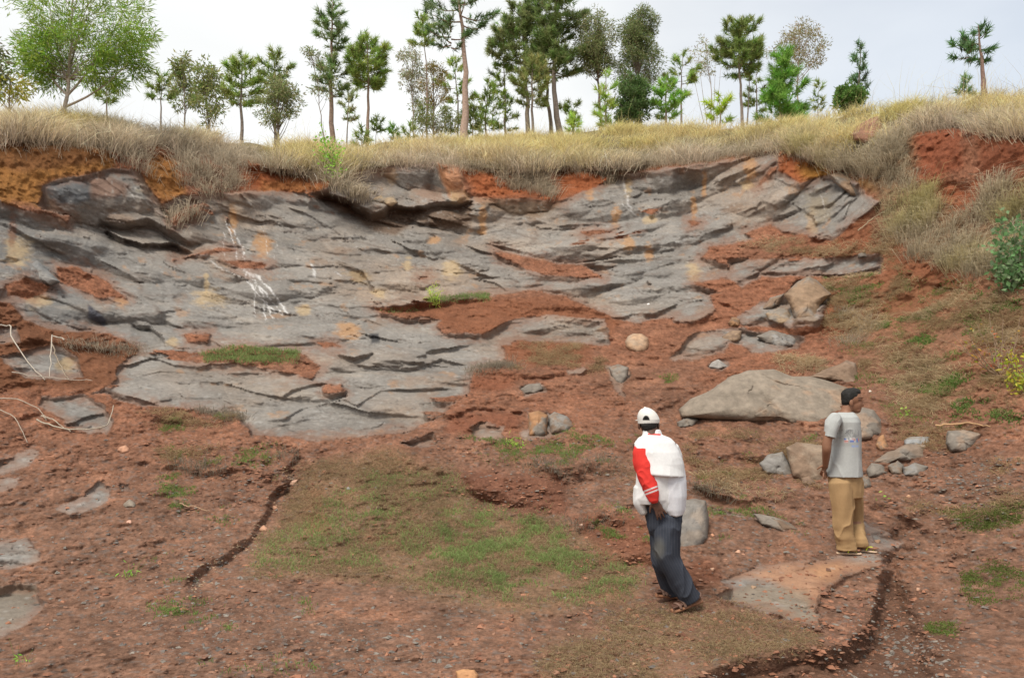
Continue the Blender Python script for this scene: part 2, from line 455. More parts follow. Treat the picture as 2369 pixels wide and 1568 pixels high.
# ---- traced relief
LEDGES = [
 ([(715,440),(790,456),(860,492),(905,474),(950,482),(1010,470),(1100,466)], .5, 60, 45, 2.0, 1, 150, .1, True),
 ([(870,400),(930,398),(975,405),(1015,400)], .3, 30, 25, 1.5), ([(960,415),(1010,412),(1030,425)], .2, 20, 20, 2),
 ([(1180,520),(1215,512),(1250,530),(1290,528)], .2, 25, 20, 1.5),
 ([(225,508),(290,515),(345,505),(385,528),(440,560),(475,566)], .45, 50, 28, 1.8, 1, 150, .15, True),
 ([(240,530),(270,548),(330,567),(400,560),(450,590)], .35, 30, 26, 2.2, 1, 150, .15, True),
 ([(-60,462),(0,470),(60,488),(110,502),(130,494)], .4, 30, 22, 1.8),
 ([(230,462),(290,470),(330,482),(372,478)], .25, 30, 20, 1.5),
 ([(-60,500),(20,520),(90,560),(150,590),(220,600)], .25, 60, 40, 1.2),
 ([(90,610),(140,640),(200,640),(230,600)], .2, 40, 30, 1.2),
 ([(0,690),(60,672),(130,690),(200,720),(260,742),(300,735)], .25, 40, 30, 1.4),
 ([(300,745),(345,752),(372,770),(385,812)], .35, 45, 30, 1.8),
 ([(370,655),(420,662),(440,655)], .15, 25, 20, 1.4),
 ([(640,470),(720,500),(790,545),(840,580),(900,600)], .3, 70, 50, 1.0),
 ([(560,700),(600,712),(640,720),(700,735)], .15, 30, 25, 1.3),
 ([(760,600),(830,625),(860,660),(885,700)], .3, 50, 40, 1.3),
 ([(880,540),(940,575),(1000,600),(1060,590)], .25, 50, 40, 1.2),
 ([(780,770),(850,740),(900,760)], .2, 40, 30, 1.3),
 ([(770,818),(820,828),(870,815)], .25, 40, 20, 2.0),
 ([(980,580),(1060,610),(1130,640),(1200,650)], .2, 50, 40, 1.2),
 ([(1100,560),(1180,575),(1260,600),(1330,600)], .2, 40, 25, 1.4),
 ([(1290,620),(1380,600),(1460,570),(1500,590)], .2, 50, 35, 1.2),
 ([(1300,560),(1380,545),(1450,520),(1560,510)], .25, 55, 40, 1.1),
 ([(1420,470),(1500,440),(1560,400),(1600,405)], .3, 50, 40, 1.2),
 ([(1500,520),(1570,490),(1640,470),(1680,470)], .2, 40, 30, 1.3),
 ([(1690,500),(1750,480),(1760,465),(1800,480)], .3, 40, 30, 1.5),
 ([(1700,420),(1760,400),(1830,430),(1900,440)], .25, 50, 40, 1.2),
 ([(1830,470),(1880,500),(1890,530)], .25, 40, 30, 1.4),
 ([(1930,520),(1955,500),(1965,470),(1990,450)], .3, 30, 25, 1.6),
 ([(1900,415),(1945,410),(1990,440),(2010,460)], .35, 30, 22, 1.8),
 ([(1860,560),(1930,540),(2000,500)], .2, 40, 30, 1.2),
 ([(1430,640),(1500,625),(1590,600)], .15, 40, 30, 1.0),
 ([(1640,690),(1700,715),(1750,735)], .2, 40, 30, 1.5), ([(1700,760),(1760,735),(1830,760),(1900,762)], .35, 60, 30, 1.6),
 ([(590,985),(660,968),(700,945),(790,925),(830,938),(880,905),(1000,900),(1080,905)], .2, 40, 55, 1.2),
 ([(300,880),(370,860),(440,862),(520,880)], .12, 40, 35, 1.0), ([(640,930),(680,900),(740,888),(800,890)], .18, 35, 30, 1.3),
 ([(880,860),(960,850),(1020,830),(1090,850)], .15, 40, 35, 1.2), ([(330,820),(400,845),(480,850),(560,855)], .15, 30, 25, 1.2),
 # soil banks
 ([(850,712),(920,712),(985,706),(1080,700),(1135,690)], .3, 40, 22, 1.6),
 ([(1250,710),(1330,715),(1400,730),(1440,760)], .3, 40, 30, 1.4),
 ([(1080,868),(1120,858),(1190,872),(1240,868),(1330,865),(1440,848)], .35, 45, 30, 1.8),
 ([(1025,985),(1050,955),(1100,945),(1160,948),(1205,960),(1222,1000)], .35, 35, 30, 2.0),
 ([(1215,1012),(1240,985),(1270,1000),(1275,1012)], .2, 25, 20, 1.4),
 ([(1580,1118),(1640,1140),(1700,1158),(1770,1165),(1840,1158)], .25, 45, 30, 1.8),
 ([(420,1372),(438,1345),(452,1335),(478,1300),(520,1285),(552,1262),(580,1245),(592,1215),(625,1180),(628,1150),(660,1120),(664,1090),(690,1070),(684,1035)], .10, 50, 26, 2.6, 1, 150, .08, True),
 ([(350,1090),(400,1080),(440,1090),(500,1088),(560,1085),(600,1100)], .18, 40, 30, 1.8),
 ([(390,1140),(440,1180),(470,1230)], .12, 30, 30, 1.2),
 ([(320,975),(420,955),(500,950),(560,972)], .2, 45, 26, 1.6),
 ([(1050,1110),(1120,1140),(1190,1170),(1280,1172),(1320,1150)], .22, 35, 25, 1.8),
 ([(1340,1220),(1400,1200),(1440,1215),(1460,1260)], .22, 35, 30, 1.6), ([(1420,1300),(1480,1290),(1530,1310)], .2, 30, 25, 1.8),
 ([(1210,1060),(1240,1085),(1320,1090),(1400,1075)], .16, 35, 25, 1.5),
 ([(1900,700),(1915,690),(1910,760),(1890,770)], .2, 30, 30, 1.2), ([(1890,762),(1950,770),(2000,750)], .25, 50, 40, 1.0),
 ([(1500,960),(1570,930),(1620,890)], .2, 40, 30, 1.4),
 ([(0,800),(80,790),(160,800),(240,815),(320,815)], .2, 50, 30, 1.4),
 ([(60,700),(120,735),(220,765),(300,790)], .2, 40, 25, 1.2),
 ([(0,985),(90,960),(150,995),(250,1005),(300,990)], .15, 45, 30, 1.2),
 # gully on the right
 ([(1560,1610),(1700,1535),(1850,1505),(1955,1497),(2005,1455),(2040,1385),(2052,1320),(2010,1230)], .14, 50, 100, 4.2, 1, 260, .05, True),
 ([(1985,1190),(2030,1172),(2090,1185),(2130,1215),(2125,1250)], .2, 40, 40, 2.2),
 # lips of the grassed top
 ([(-300,318),(-60,318),(0,320),(100,326),(200,320),(262,340)], .55, 30, 55, 1.5),
 ([(330,322),(380,330),(430,350),(480,345)], .5, 28, 45, 1.4),
 ([(480,340),(560,352),(575,385),(650,395),(740,388),(770,415)], .55, 30, 40, 1.5),
 ([(1060,380),(1150,397),(1280,388),(1400,390),(1480,380),(1600,368)], .5, 26, 45, 1.6),
 ([(780,410),(830,392),(900,378),(1010,376)], .3, 25, 25, 1.0), ([(1590,372),(1680,364),(1800,345)], .25, 30, 25, 1.2),
 ([(1795,330),(1840,348),(1930,378),(2005,400)], .5, 30, 40, 1.7),
 ([(2100,305),(2150,290),(2200,282),(2250,300)], .45, 30, 70, 1.4), ([(2250,310),(2290,305),(2369,312),(2600,315)], .5, 30, 70, 1.5),
 ([(2150,430),(2210,410),(2260,425)], .3, 40, 70, 1.2), ([(2100,640),(2180,665),(2260,670)], .2, 40, 50, 1.0),
]
for a in LEDGES: ledge(*a)
for d in (1,):
    bump_poly([(100,432),(150,412),(250,392),(320,395),(350,430),(378,500),(340,480),(220,470),(130,475)], .5, 24)
    bump_poly([(925,535),(965,505),(985,510),(1005,545),(990,560),(930,560)], .3, 10)
    bump_poly([(370,660),(400,655),(430,680),(400,690),(370,685)], .15, 10)
    bump_poly([(35,610),(85,600),(140,650),(110,665),(50,650)], .3, 16)
    bump_poly([(1560,830),(1620,775),(1700,770),(1700,800),(1650,825)], .25, 20)
    bump_poly([(1840,655),(1880,642),(1920,690),(1895,752),(1835,752)], .35, 12)
    bump_poly([(1095,455),(1190,462),(1300,455),(1270,500),(1190,495)], -.5, 20)
    bump_poly([(1010,375),(1060,380),(1095,450),(1060,470),(1030,440)], .35, 12)

bump_poly([(705,1055),(800,1060),(900,1100),(900,1230),(740,1240),(690,1180)], .16, 34)
bump_poly([(1060,1095),(1180,1085),(1310,1110),(1310,1165),(1190,1172),(1110,1140)], .10, 20)
bump_poly([(1665,1345),(1760,1308),(1900,1288),(2030,1282),(2045,1310),(1960,1335),(1905,1372),(1890,1400),(1905,1455),(1840,1436),(1740,1402),(1650,1378)], .14, 5)
bump_poly([(2000,1480),(2045,1390),(2062,1300),(2110,1360),(2150,1480),(2170,1640),(1700,1640),(1780,1560),(1950,1520)], -.22, 40)
for p_ in ([(1095,850),(1250,845),(1440,850),(1430,900),(1200,900)], [(1030,950),(1120,935),(1215,955),(1210,1000),(1050,1000)], [(1893,690),(1935,688),(1950,750),(1890,768)], [(1560,1010),(1720,990),(1900,1030),(1880,1080),(1650,1070)], [(1230,1060),(1400,1040),(1470,1090),(1300,1120)], [(330,945),(480,938),(560,962),(500,990),(350,985)]):
    bump_poly(p_, .16, 22, 2)
# random relief
x, y, z = P_[:, 0], P_[:, 1], P_[:, 2]
su = y * .9 + z * 1.1                                    # distance up the slope
sl = np.stack([x * .55, su], -1)
sl3 = np.stack([x * .75, su * .9, z * .3], -1)
w1 = fbm(sl3 * .55, 3, 71); w2_ = fbm(sl3 * .55 + 7, 3, 75); w3 = fbm(sl3 * 1.7, 3, 79)
f1, e1, r1 = facets(sl * .42 + np.stack([w1, w2_], -1) * .9, 100, 1.0, .2)
f2, e2, r2 = facets(sl * 1.15 + np.stack([w3, w1], -1) * .8, 120, 1.0, .3)
nf = fbm(P_ * 5.0, 4, 90, .55); nl = fbm(sl3 * .8, 3, 95)
def saw(freq, warp, seed, sharp=.07):
    """overlapping slabs: each rises gently and breaks off along a curved edge"""
    s = (su - .030 * (x + 1.0) ** 2) * freq + warp
    f = s - np.floor(s)
    g = np.where(f < sharp, f / sharp, (1 - f) / (1 - sharp))       # undercut at the low side of the break
    return g, np.floor(s)
g1, k1 = saw(.5, 2.2 * w1 + .7 * w3, 1, .035)
g2, k2 = saw(1.3, 3.4 * w2_ + 1.3 * w3, 2, .05)
g3, k3 = saw(3.8, 3.5 * w1 + 1.6 * w3, 3, .06)
m1 = sstep(-.05, .35, fbm(sl3 * .7 + 31, 3, 96)); m2 = sstep(.0, .35, fbm(sl3 * 1.3 + 17, 3, 97)); m3 = sstep(.05, .4, fbm(sl3 * 2.1 + 5, 3, 98))
def flakes(n, k, lean):
    """contour steps: thin shells of rock broken off along irregular edges"""
    q_ = n * k; fl_ = np.floor(q_)
    return fl_ + sstep(.90, 1.0, q_ - fl_) - lean * q_
n1 = fbm(sl3 * .75 + np.stack([w3, w1, w1], -1) * .25, 4, 171, .5); n2 = fbm(sl3 * 2.2 + 3, 4, 175, .5); n3 = fbm(sl3 * 5.5, 3, 179, .5)
fk1 = flakes(n1, 3.2, .75); fk2 = flakes(n2, 2.6, .8); fk3 = flakes(n3, 2.2, .8)
bw = np.stack([w1, w2_], -1); bw2 = np.stack([w3, w1], -1)
xs = x * .55
rA = np.stack([.82 * xs + .57 * su * .8, -.57 * xs + .82 * su * .8], -1); rB = np.stack([.77 * xs - .64 * su * .8, .64 * xs + .77 * su * .8], -1)
b1, q1 = blocks(rA * np.array([.95, .5]) + bw * .5, 160, .55, 1.1, .35, 1)
b2, q2 = blocks(rB * np.array([2.1, 1.2]) + bw2 * .6, 164, .6, 1.1, .35, 1)
b3, q3 = blocks(rA * np.array([4.8, 2.8]) + bw2 * 1.0, 168, .6, 1.2, .3, -1)
b1 -= b1.mean(); b2 -= b2.mean(); b3 -= b3.mean()
rel_rock = -.10 + .60 * b1 + .46 * b2 + .15 * b3 * (.4 + m2) + .25 * nl + .02 * nf + .07 * fk1 * m1 + .055 * fk2 * (.2 + m2) + .026 * fk3 * (.2 + m3)
rel_rock *= np.clip(D_ / 17, .35, 1.15)
ns1 = fbm(P_ * 1.2, 4, 200, .5); ns2 = fbm(P_ * 5.0, 4, 210, .6)
clod = np.abs(vnoise(P_ * 9.0, 220)) + .5 * np.abs(vnoise(P_ * 19.0, 221))
rel_soil = .24 * ns1 + .12 * ns2 - .05 * clod * (0.6 + 1.4 * sstep(0, .5, ns1))
calm = np.ones(NP)
for fu_, fv_ in ((1510, 1375), (1590, 1408), (1960, 1275), (2005, 1272)):
    calm = np.minimum(calm, sstep(.5, 1.5, np.hypot((U_ - fu_) / 55, (V_ - fv_) / 26)))
fadeR = sstep(0, 30, V_ - np.interp(U_, us, skyv)) * 0.8 + .2
HDt = HD + ROCKM * rel_rock + (1 - ROCKM) * (rel_soil + .10) * (0.5 + .5 * np.clip(D_ / 12, .4, 1.5))
HDt *= fadeR * calm
Dn = np.clip(D_ - HDt, 1.0, None)
# undercuts are rare: below an edge the face falls back only so steeply, except under the real overhangs
over = union([[(720,440),(800,452),(860,490),(945,478),(1100,462),(1100,520),(1030,540),(915,545),(820,520)], [(225,505),(345,505),(480,566),(450,600),(320,590),(240,560)], [(-900,310),(262,325),(262,375),(-900,370)], [(325,318),(440,335),(440,385),(325,380)], [(560,350),(770,385),(770,420),(560,400)], [(1065,375),(1600,362),(1600,385),(1065,410)], [(1795,325),(2010,385),(2000,415),(1795,360)], [(2095,280),(2500,300),(2500,340),(2095,320)], [(1035,945),(1210,950),(1215,1000),(1035,1000)]], warp=1)
kap = (1 - .7 * sstep(1050, 1250, V_)) * (.25 + .9 * sstep(-.1, .5, NZ_L) * (1 + .5 * NZ_S)) * (1 + 5 * sstep(-4, 6, over))
lim = (kap * D_ * 2.3 / F).reshape(shape)
Dm = Dn.reshape(shape).copy()
for i in range(1, NRT):
    pv = Dm[i - 1].copy(); pv[1:-1] = .3 * Dm[i - 1][:-2] + .4 * pv[1:-1] + .3 * Dm[i - 1][2:]
    Dm[i] = np.minimum(Dm[i], pv + lim[i])
fill = np.clip((Dn.reshape(shape) - Dm).ravel() * 6, 0, 1)
PQ = at(U_, V_, Dm.ravel())
Dn = Dm.ravel() - fill * (.050 * fbm(PQ * np.array([3.5, 3.5, 5]), 3, 510, .6) + .10 * fbm(PQ * 1.2, 2, 515)) * np.clip(D_ / 15, .3, 1)
PF = at(U_, V_, Dn)
TER_P = PF.reshape(*shape, 3)

# ---- surface colours (albedo, plus shade painted in under some lips)
def c3(*a): return np.array(a, float)
def mixc(C, m, col):
    m = np.clip(m, 0, 1)[:, None]
    return C * (1 - m) + np.asarray(col) * m
n_a = fbm(P_ * .55, 4, 300); n_b = fbm(P_ * 2.3, 5, 310, .6); n_c = fbm(P_ * 9, 3, 320, .6); n_d = vnoise(P_ * 33, 330)
rockc = np.ones((NP, 1)) * c3(.222, .205, .186)
rockc = mixc(rockc, sstep(-.1, .6, n_a), c3(.27, .21, .162))           # browner areas
rockc = mixc(rockc, sstep(.05, .6, -n_a) * .8, c3(.215, .205, .192))
rockc = mixc(rockc, sstep(500, 0, U_) * .55 * sstep(950, 700, V_), c3(.125, .128, .130))
lin = fbm(np.stack([x * 1.2 + z * .5, y * .4, z * 7 + x * .8], -1), 4, 347, .6)
rockc = mixc(rockc, sstep(.05, .5, lin) * .45, c3(.165, .145, .128))
rockc = mixc(rockc, sstep(.1, .55, -lin) * .45, c3(.31, .265, .22))
rockc *= (1 + .26 * n_b + .12 * n_c + .08 * n_d + .22 * (q2 - .5) + .18 * (q1 - .5) + .10 * (q3 - .5))[:, None]
rockc = mixc(rockc, (sstep(.08, .0, e1) * .45 + sstep(.05, 0, e2) * .25) * sstep(-.3, .3, n_b), c3(.10, .06, .04))
rockc = mixc(rockc, sstep(.25, .6, fbm(P_ * 1.6, 4, 340, .6)) * .55, c3(.235, .155, .105))
rockc = mixc(rockc, sstep(.34, .6, fbm(P_ * np.array([3, 3, 1.2]), 4, 345, .6)) * .5, c3(.36, .20, .10))
soilc = np.ones((NP, 1)) * c3(.245, .103, .058)
soilc = mixc(soilc, sstep(-.2, .5, n_a) * .7, c3(.195, .098, .062))
soilc = mixc(soilc, sstep(820, 1250, V_) * .80, c3(.200, .112, .075))
soilc = mixc(soilc, sstep(.1, .5, n_b) * .5, c3(.265, .122, .070))
soilc *= (1 + .20 * n_b + .22 * n_c + .16 * n_d)[:, None]
soilc = mixc(soilc, sstep(.30, .75, vnoise(P_ * 26, 350)) * .5 * sstep(700, 1200, V_), c3(.165, .145, .13))
soilc = mixc(soilc, sstep(.2, .6, fbm(P_ * 1.1, 5, 355, .65)) * .5 * sstep(850, 1100, V_), c3(.130, .074, .052))   # fine chips

def paint(C, pts, col, amt=1.0, soft=8, warp=1, noise=.0, seed=400, nsc=3.0):
    sd = poly(pts, 40, warp)
    if noise: sd = sd + noise * fbm(P_ * nsc, 4, seed, .6)
    return mixc(C, amt * sstep(-soft, soft, sd), col)
RED, OCH, DRED = c3(.330, .100, .038), c3(.320, .140, .040), c3(.190, .060, .030)
for p, c in [
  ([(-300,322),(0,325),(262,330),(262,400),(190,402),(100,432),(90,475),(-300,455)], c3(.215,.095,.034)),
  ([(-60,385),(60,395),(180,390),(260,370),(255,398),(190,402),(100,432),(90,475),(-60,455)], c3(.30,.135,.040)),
  ([(330,335),(420,365),(425,455),(375,470),(345,425)], OCH), ([(330,325),(430,345),(440,375),(330,365)], c3(.16,.06,.03)),  # ochre bank; the dark strip is painted shade below the grass lip
  ([(562,360),(660,395),(765,410),(762,442),(640,446),(560,440)], RED), ([(600,420),(760,425),(755,445),(600,442)], c3(.36,.15,.055)),
  ([(775,420),(840,388),(1000,372),(1010,380),(850,398),(790,425)], RED),
  ([(1065,382),(1290,388),(1590,368),(1590,380),(1440,402),(1395,440),(1300,460),(1100,452)], RED),
  ([(1590,370),(1690,360),(1800,340),(1790,350),(1690,375),(1600,385)], c3(.30,.11,.05)),
  ([(1797,335),(1840,350),(1930,380),(2005,405),(1995,425),(1920,402),(1850,430),(1800,395)], RED),
  ([(1855,372),(1900,378),(1925,405),(1870,425),(1850,400)], c3(.40,.19,.045)), ([(1960,400),(2010,410),(2020,440),(1980,430)], c3(.26,.13,.05)),
  ([(2095,300),(2240,288),(2215,390),(2120,440),(2095,400)], c3(.25,.075,.036)),
  ([(2260,312),(2420,316),(2440,415),(2300,420),(2255,400)], c3(.21,.068,.034)),
  ([(2150,425),(2265,425),(2240,510),(2170,530)], c3(.28,.085,.038)),
  ([(1850,600),(1990,500),(2080,560),(2240,640),(2240,700),(1900,760),(1895,690),(2040,635),(2040,590)], c3(.225,.085,.042)),
  ([(1890,690),(1940,690),(1945,760),(1880,770)], c3(.31,.11,.055)),
  ([(860,700),(1130,690),(1300,690),(1440,740),(1360,830),(1200,850),(1100,780)], c3(.225,.088,.045)),
  ([(1090,865),(1200,870),(1160,905),(1090,905)], c3(.22,.08,.042)), ([(1040,955),(1200,955),(1200,1000),(1040,1000)], c3(.22,.082,.045)),
  ([(1060,1090),(1300,1100),(1320,1190),(1200,1190),(1080,1140)], c3(.175,.072,.043)), ([(1330,1195),(1480,1190),(1530,1310),(1400,1320)], c3(.20,.08,.045)),
  ([(-60,690),(330,800),(270,890),(200,910),(90,900),(-60,900)], c3(.165,.070,.036)),
  ([(1560,1600),(1700,1530),(1960,1492),(2060,1330),(2200,1400),(2250,1640),(1560,1640)], c3(.150,.078,.050)),
  ([(700,1130),(740,1120),(760,1230),(700,1250)], c3(.26,.115,.065)),
  ([(1500,1330),(1640,1290),(1680,1340),(1560,1400)], c3(.21,.085,.048)),
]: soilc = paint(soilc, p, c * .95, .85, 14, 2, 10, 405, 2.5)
soilc *= (1 + .22 * n_c + .12 * n_b + .16 * n_d)[:, None]
# dry thatch and mown-looking turf under the grasses
for p, c, a in [
  ([(700,1080),(900,1040),(1050,1090),(1100,1180),(1320,1220),(1500,1330),(1480,1400),(1200,1420),(900,1360),(680,1330),(560,1340),(640,1200)], c3(.225,.150,.080), .40),
  ([(1250,1480),(1500,1420),(1700,1420),(1880,1460),(1900,1490),(1700,1530),(1550,1600),(1250,1600)], c3(.235,.140,.082), .45),
  ([(1900,640),(2369,660),(2369,900),(2100,930),(1950,800)], c3(.25,.15,.08), .22),
  ([(2050,800),(2369,880),(2369,1000),(2100,1000)], c3(.22,.13,.08), .2),
]: soilc = paint(soilc, p, c, a, 25, 2, 14, 410, 2.0)
topm = sstep(16, -6, V_ - np.interp(U_, [-900,0,262,330,480,560,650,770,830,1010,1150,1400,1600,1800,1930,2000,2100,2200,2369,3270], [318,322,336,324,344,352,394,412,392,376,396,390,368,340,376,392,305,284,314,314]))
soilc = mixc(soilc, topm, c3(.185, .150, .085) )
for p in ([(1990,380),(2100,300),(2130,420),(2260,540),(2369,420),(2369,640),(2250,640),(2060,560),(2030,470)],):
    soilc = paint(soilc, p, c3(.20, .155, .085), .55, 25, 2, 24, 420, 1.6)

# stains and darker faces on the rock
hair = sstep(.035, .0, np.abs(fbm(sl3 * np.array([1.1, 2.2, 1]), 4, 520, .55))) * sstep(.0, .3, fbm(sl3 * 1.5 + 4, 3, 525)) + sstep(.03, .0, np.abs(fbm(sl3 * np.array([3.2, 4.5, 1]), 3, 530, .55))) * sstep(.1, .4, fbm(sl3 * 2.5 + 8, 3, 535))
rockc = mixc(rockc, np.clip(hair, 0, 1) * .55, c3(.075, .062, .052))          # hairline cracks
CRE, ORA = c3(.52, .38, .21), c3(.50, .26, .10)
for (cu, cv, ru, rv, c) in [(38,575,26,32,CRE),(30,540,10,40,c3(.2,.09,.05)),(482,690,30,20,CRE),(478,660,5,26,CRE),(806,762,24,18,ORA),(1046,626,20,20,CRE),(1735,385,13,28,ORA),(1630,428,6,26,ORA),(1456,560,13,16,ORA),(1606,628,16,18,CRE),
      (1118,498,8,32,ORA),(1117,535,10,8,ORA),(540,512,9,36,ORA),(607,572,20,28,ORA),(1006,556,12,9,ORA),(88,690,26,20,CRE),(155,850,22,22,CRE),(1728,432,13,9,CRE),(1502,510,11,12,CRE),(945,610,10,14,CRE),(1425,500,10,20,ORA),(1360,440,8,20,ORA),(1455,430,9,18,CRE),
      (280,700,14,10,ORA),(395,790,14,8,CRE),(340,410,22,30,c3(.30,.26,.19)),(700,718,14,9,CRE),(830,640,26,14,c3(.33,.22,.10)),(905,405,14,24,c3(.42,.28,.16)),(1250,615,16,12,c3(.42,.26,.15)),(995,450,30,18,c3(.30,.18,.12)),(1605,480,6,28,ORA),(1880,520,10,30,c3(.42,.28,.16)),(1900,480,28,34,c3(.27,.22,.15)),(1500,585,10,16,ORA),(880,680,14,12,CRE),(1230,440,60,14,c3(.25,.15,.09)),(1700,485,30,12,c3(.24,.16,.11))]:
    du_, dv_ = (WU2 * .3 + WU * .7 - cu) / ru, (WV2 * .3 + WV * .7 - cv) / rv
    m = sstep(1.5, .55, np.sqrt(du_ ** 2 + dv_ ** 2) + 1.0 * fbm(P_ * np.array([4, 4, 7]), 4, 430, .65))
    rockc = mixc(rockc, m * .68, c * .9)
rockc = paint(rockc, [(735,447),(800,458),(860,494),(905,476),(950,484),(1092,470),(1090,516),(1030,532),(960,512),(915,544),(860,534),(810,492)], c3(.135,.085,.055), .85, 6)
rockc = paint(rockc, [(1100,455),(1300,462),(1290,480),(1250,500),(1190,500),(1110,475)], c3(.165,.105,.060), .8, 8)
rockc = paint(rockc, [(1010,372),(1055,378),(1095,445),(1070,470),(1040,455),(1015,405)], c3(.46,.21,.10), .9, 6)
rockc = paint(rockc, [(1040,440),(1095,440),(1085,470),(1045,470)], c3(.36,.25,.14), .8, 6)
rockc = paint(rockc, [(1090,450),(1180,445),(1190,462),(1100,470)], c3(.40,.26,.17), .8, 5)
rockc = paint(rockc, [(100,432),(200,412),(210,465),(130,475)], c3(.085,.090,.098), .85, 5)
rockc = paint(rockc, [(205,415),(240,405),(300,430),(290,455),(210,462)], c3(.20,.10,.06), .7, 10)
rockc = paint(rockc, [(265,545),(330,567),(400,562),(440,590),(360,580),(300,575)], c3(.060,.045,.038), .8, 5)  # shade under the left overhang, painted near-black along its ledge
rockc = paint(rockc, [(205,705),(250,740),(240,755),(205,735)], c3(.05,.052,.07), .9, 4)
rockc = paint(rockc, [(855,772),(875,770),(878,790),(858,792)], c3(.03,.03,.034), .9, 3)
rockc = paint(rockc, [(1680,1330),(1900,1290),(2045,1300),(1960,1332),(1905,1370),(1890,1400),(1780,1350)], c3(.38,.205,.12), .9, 18, 2, 12, 440)
rockc = paint(rockc, [(1860,1310),(1940,1300),(1930,1350),(1880,1345)], c3(.42,.22,.11), .6, 12, 2, 16, 441)
rockc = paint(rockc, [(1650,1372),(1740,1352),(1870,1360),(1905,1452),(1840,1432)], c3(.245,.190,.135), .7, 10)
rockc = paint(rockc, [(1835,700),(1870,690),(1895,752),(1835,752)], c3(.25,.17,.11), .7, 8)
rockc = paint(rockc, [(-60,1350),(95,1350),(60,1440),(-60,1480)], c3(.215,.175,.130), .6, 14)
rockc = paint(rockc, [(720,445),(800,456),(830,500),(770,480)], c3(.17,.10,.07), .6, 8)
# white mineral threads where water ran
thr = np.zeros(NP)
for pts, wd, am in [([(525,505),(540,560),(548,600),(575,640),(600,690),(640,725)],3,.8),([(535,520),(560,575),(566,610),(590,650),(625,690),(655,730)],4,.8),([(560,625),(600,640),(640,685),(662,725)],5,.8),([(575,650),(610,700),(615,740)],3.5,.8),([(590,640),(625,720),(635,738)],4,.8),
      ([(455,592),(478,590)],7,.9),([(470,590),(500,620),(560,640)],3,.4),([(722,618),(728,640)],6,.6),([(775,630),(790,640)],4,.4),([(600,520),(615,545),(618,590)],2,.5),([(1445,420),(1455,470),(1462,490)],7,.45),([(1440,470),(1470,500)],4,.35),([(640,560),(636,600)],2,.4),([(1900,440),(1905,500)],3,.35),([(1560,560),(1620,545)],3,.3),([(595,660),(585,700),(590,735)],2.5,.6),([(520,540),(515,580),(530,610)],2.5,.5),([(290,430),(320,470)],4,.3)]:
    pts2 = [(a, b) for a, b in pts]
    d, al, tp, idx = line(pts2, 30, 1, .02)
    d = d + 3.0 * n_c[idx] + 5 * n_b[idx]
    thr[idx] = np.maximum(thr[idx], am * sstep(wd * .8, wd * .1, np.abs(d)) * sstep(-.5, .2, n_c[idx] + .5 * n_d[idx]))
rockc = mixc(rockc, thr * .95, c3(.72, .71, .70))
rockc = mixc(rockc, sstep(.62, .8, vnoise(P_ * 14, 360)) * .35, c3(.40, .39, .37))     # pale chips and lichen
dust = sstep(26, 0, rock_sd + 16 * n_c + 14 * n_b) * (rock_sd > 0) * .55
rockc = mixc(rockc, dust, c3(.235, .115, .068))
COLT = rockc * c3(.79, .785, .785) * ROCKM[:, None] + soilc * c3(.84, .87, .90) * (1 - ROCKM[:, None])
COLT = np.clip(COLT, .012, .7)

# ---- meshes: bare rock and soil are two surfaces that meet along the outlines
def grid_faces(nr, nc, base=0):
    i = np.arange(nr - 1)[:, None] * nc + np.arange(nc - 1)[None, :] + base
    return np.stack([i, i + nc, i + nc + 1, i + 1], -1).reshape(-1, 4)
Fq = grid_faces(NRT, NC)
isrock = ROCKM[Fq].mean(1) > .5
M_ROCK = mat_tint('quarry_rock', rough=.72, nscale=14, namp=.22, bump=.55, bscale=22, spec=.3, bdist=.03)
M_SOIL = mat_tint('red_earth', rough=.95, nscale=38, namp=.38, bump=.8, bscale=45, spec=.12, bdist=.03)
def submesh(name, mask, mat):
    fq = Fq[mask]
    used = np.unique(fq)
    remap = np.full(NP, -1, np.int64); remap[used] = np.arange(len(used))
    return mesh_from(name, PF[used], remap[fq], mat, colors=COLT[used])
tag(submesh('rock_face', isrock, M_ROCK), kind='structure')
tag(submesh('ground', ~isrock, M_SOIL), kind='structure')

# plateau behind the ridge
RIDGE = TER_P[0]
bk = np.array([0, .4, 1, 2, 3.5, 6, 10, 16, 25, 40, 70, 120, 260])
js = np.unique(np.concatenate([np.arange(0, NC, 6), [NC - 1]]))
RR = RIDGE[js]
dirv = RR[:, :2] / np.linalg.norm(RR[:, :2], axis=1, keepdims=True)
SLOPE_B = .24
def back_rise(b): return SLOPE_B * b - .0032 * np.minimum(b, 40) ** 2 - np.maximum(b - 40, 0) * .03
PB = np.stack([np.concatenate([RR[:, :2] + dirv * b, (RR[:, 2] + back_rise(b) - (.05 if b else .01))[:, None]], 1) for b in bk])
PB[1:, :, 2] += .25 * vnoise(PB[1:].reshape(-1, 3) * .3, 500).reshape(PB[1:].shape[:2])
Mb = mat_tint('plateau_turf', base=(.19, .15, .08), nscale=3, namp=.4, bump=.5, bscale=8)
tag(mesh_from('hill', PB.reshape(-1, 3), grid_faces(len(bk), len(js))[:, ::-1], Mb), kind='structure')
def hill_z(u, y):
    """height of the plateau at depth y on column u"""
    j = int(np.clip(np.searchsorted(us, u), 0, NC - 1))
    r = RIDGE[j]
    k = math.hypot(r[0], r[1]) / r[1]
    return r[2] + float(back_rise(max(0.0, (y - r[1]) * k)))
s_ = 900.0
tag(mesh_from('terrain', [(-s_, -s_, -1.6), (s_, -s_, -1.6), (s_, s_, -1.6), (-s_, s_, -1.6)], np.array([[0, 1, 2, 3]]), mat_tint('far_earth', base=(.15, .08, .05), nscale=.4)), kind='structure')

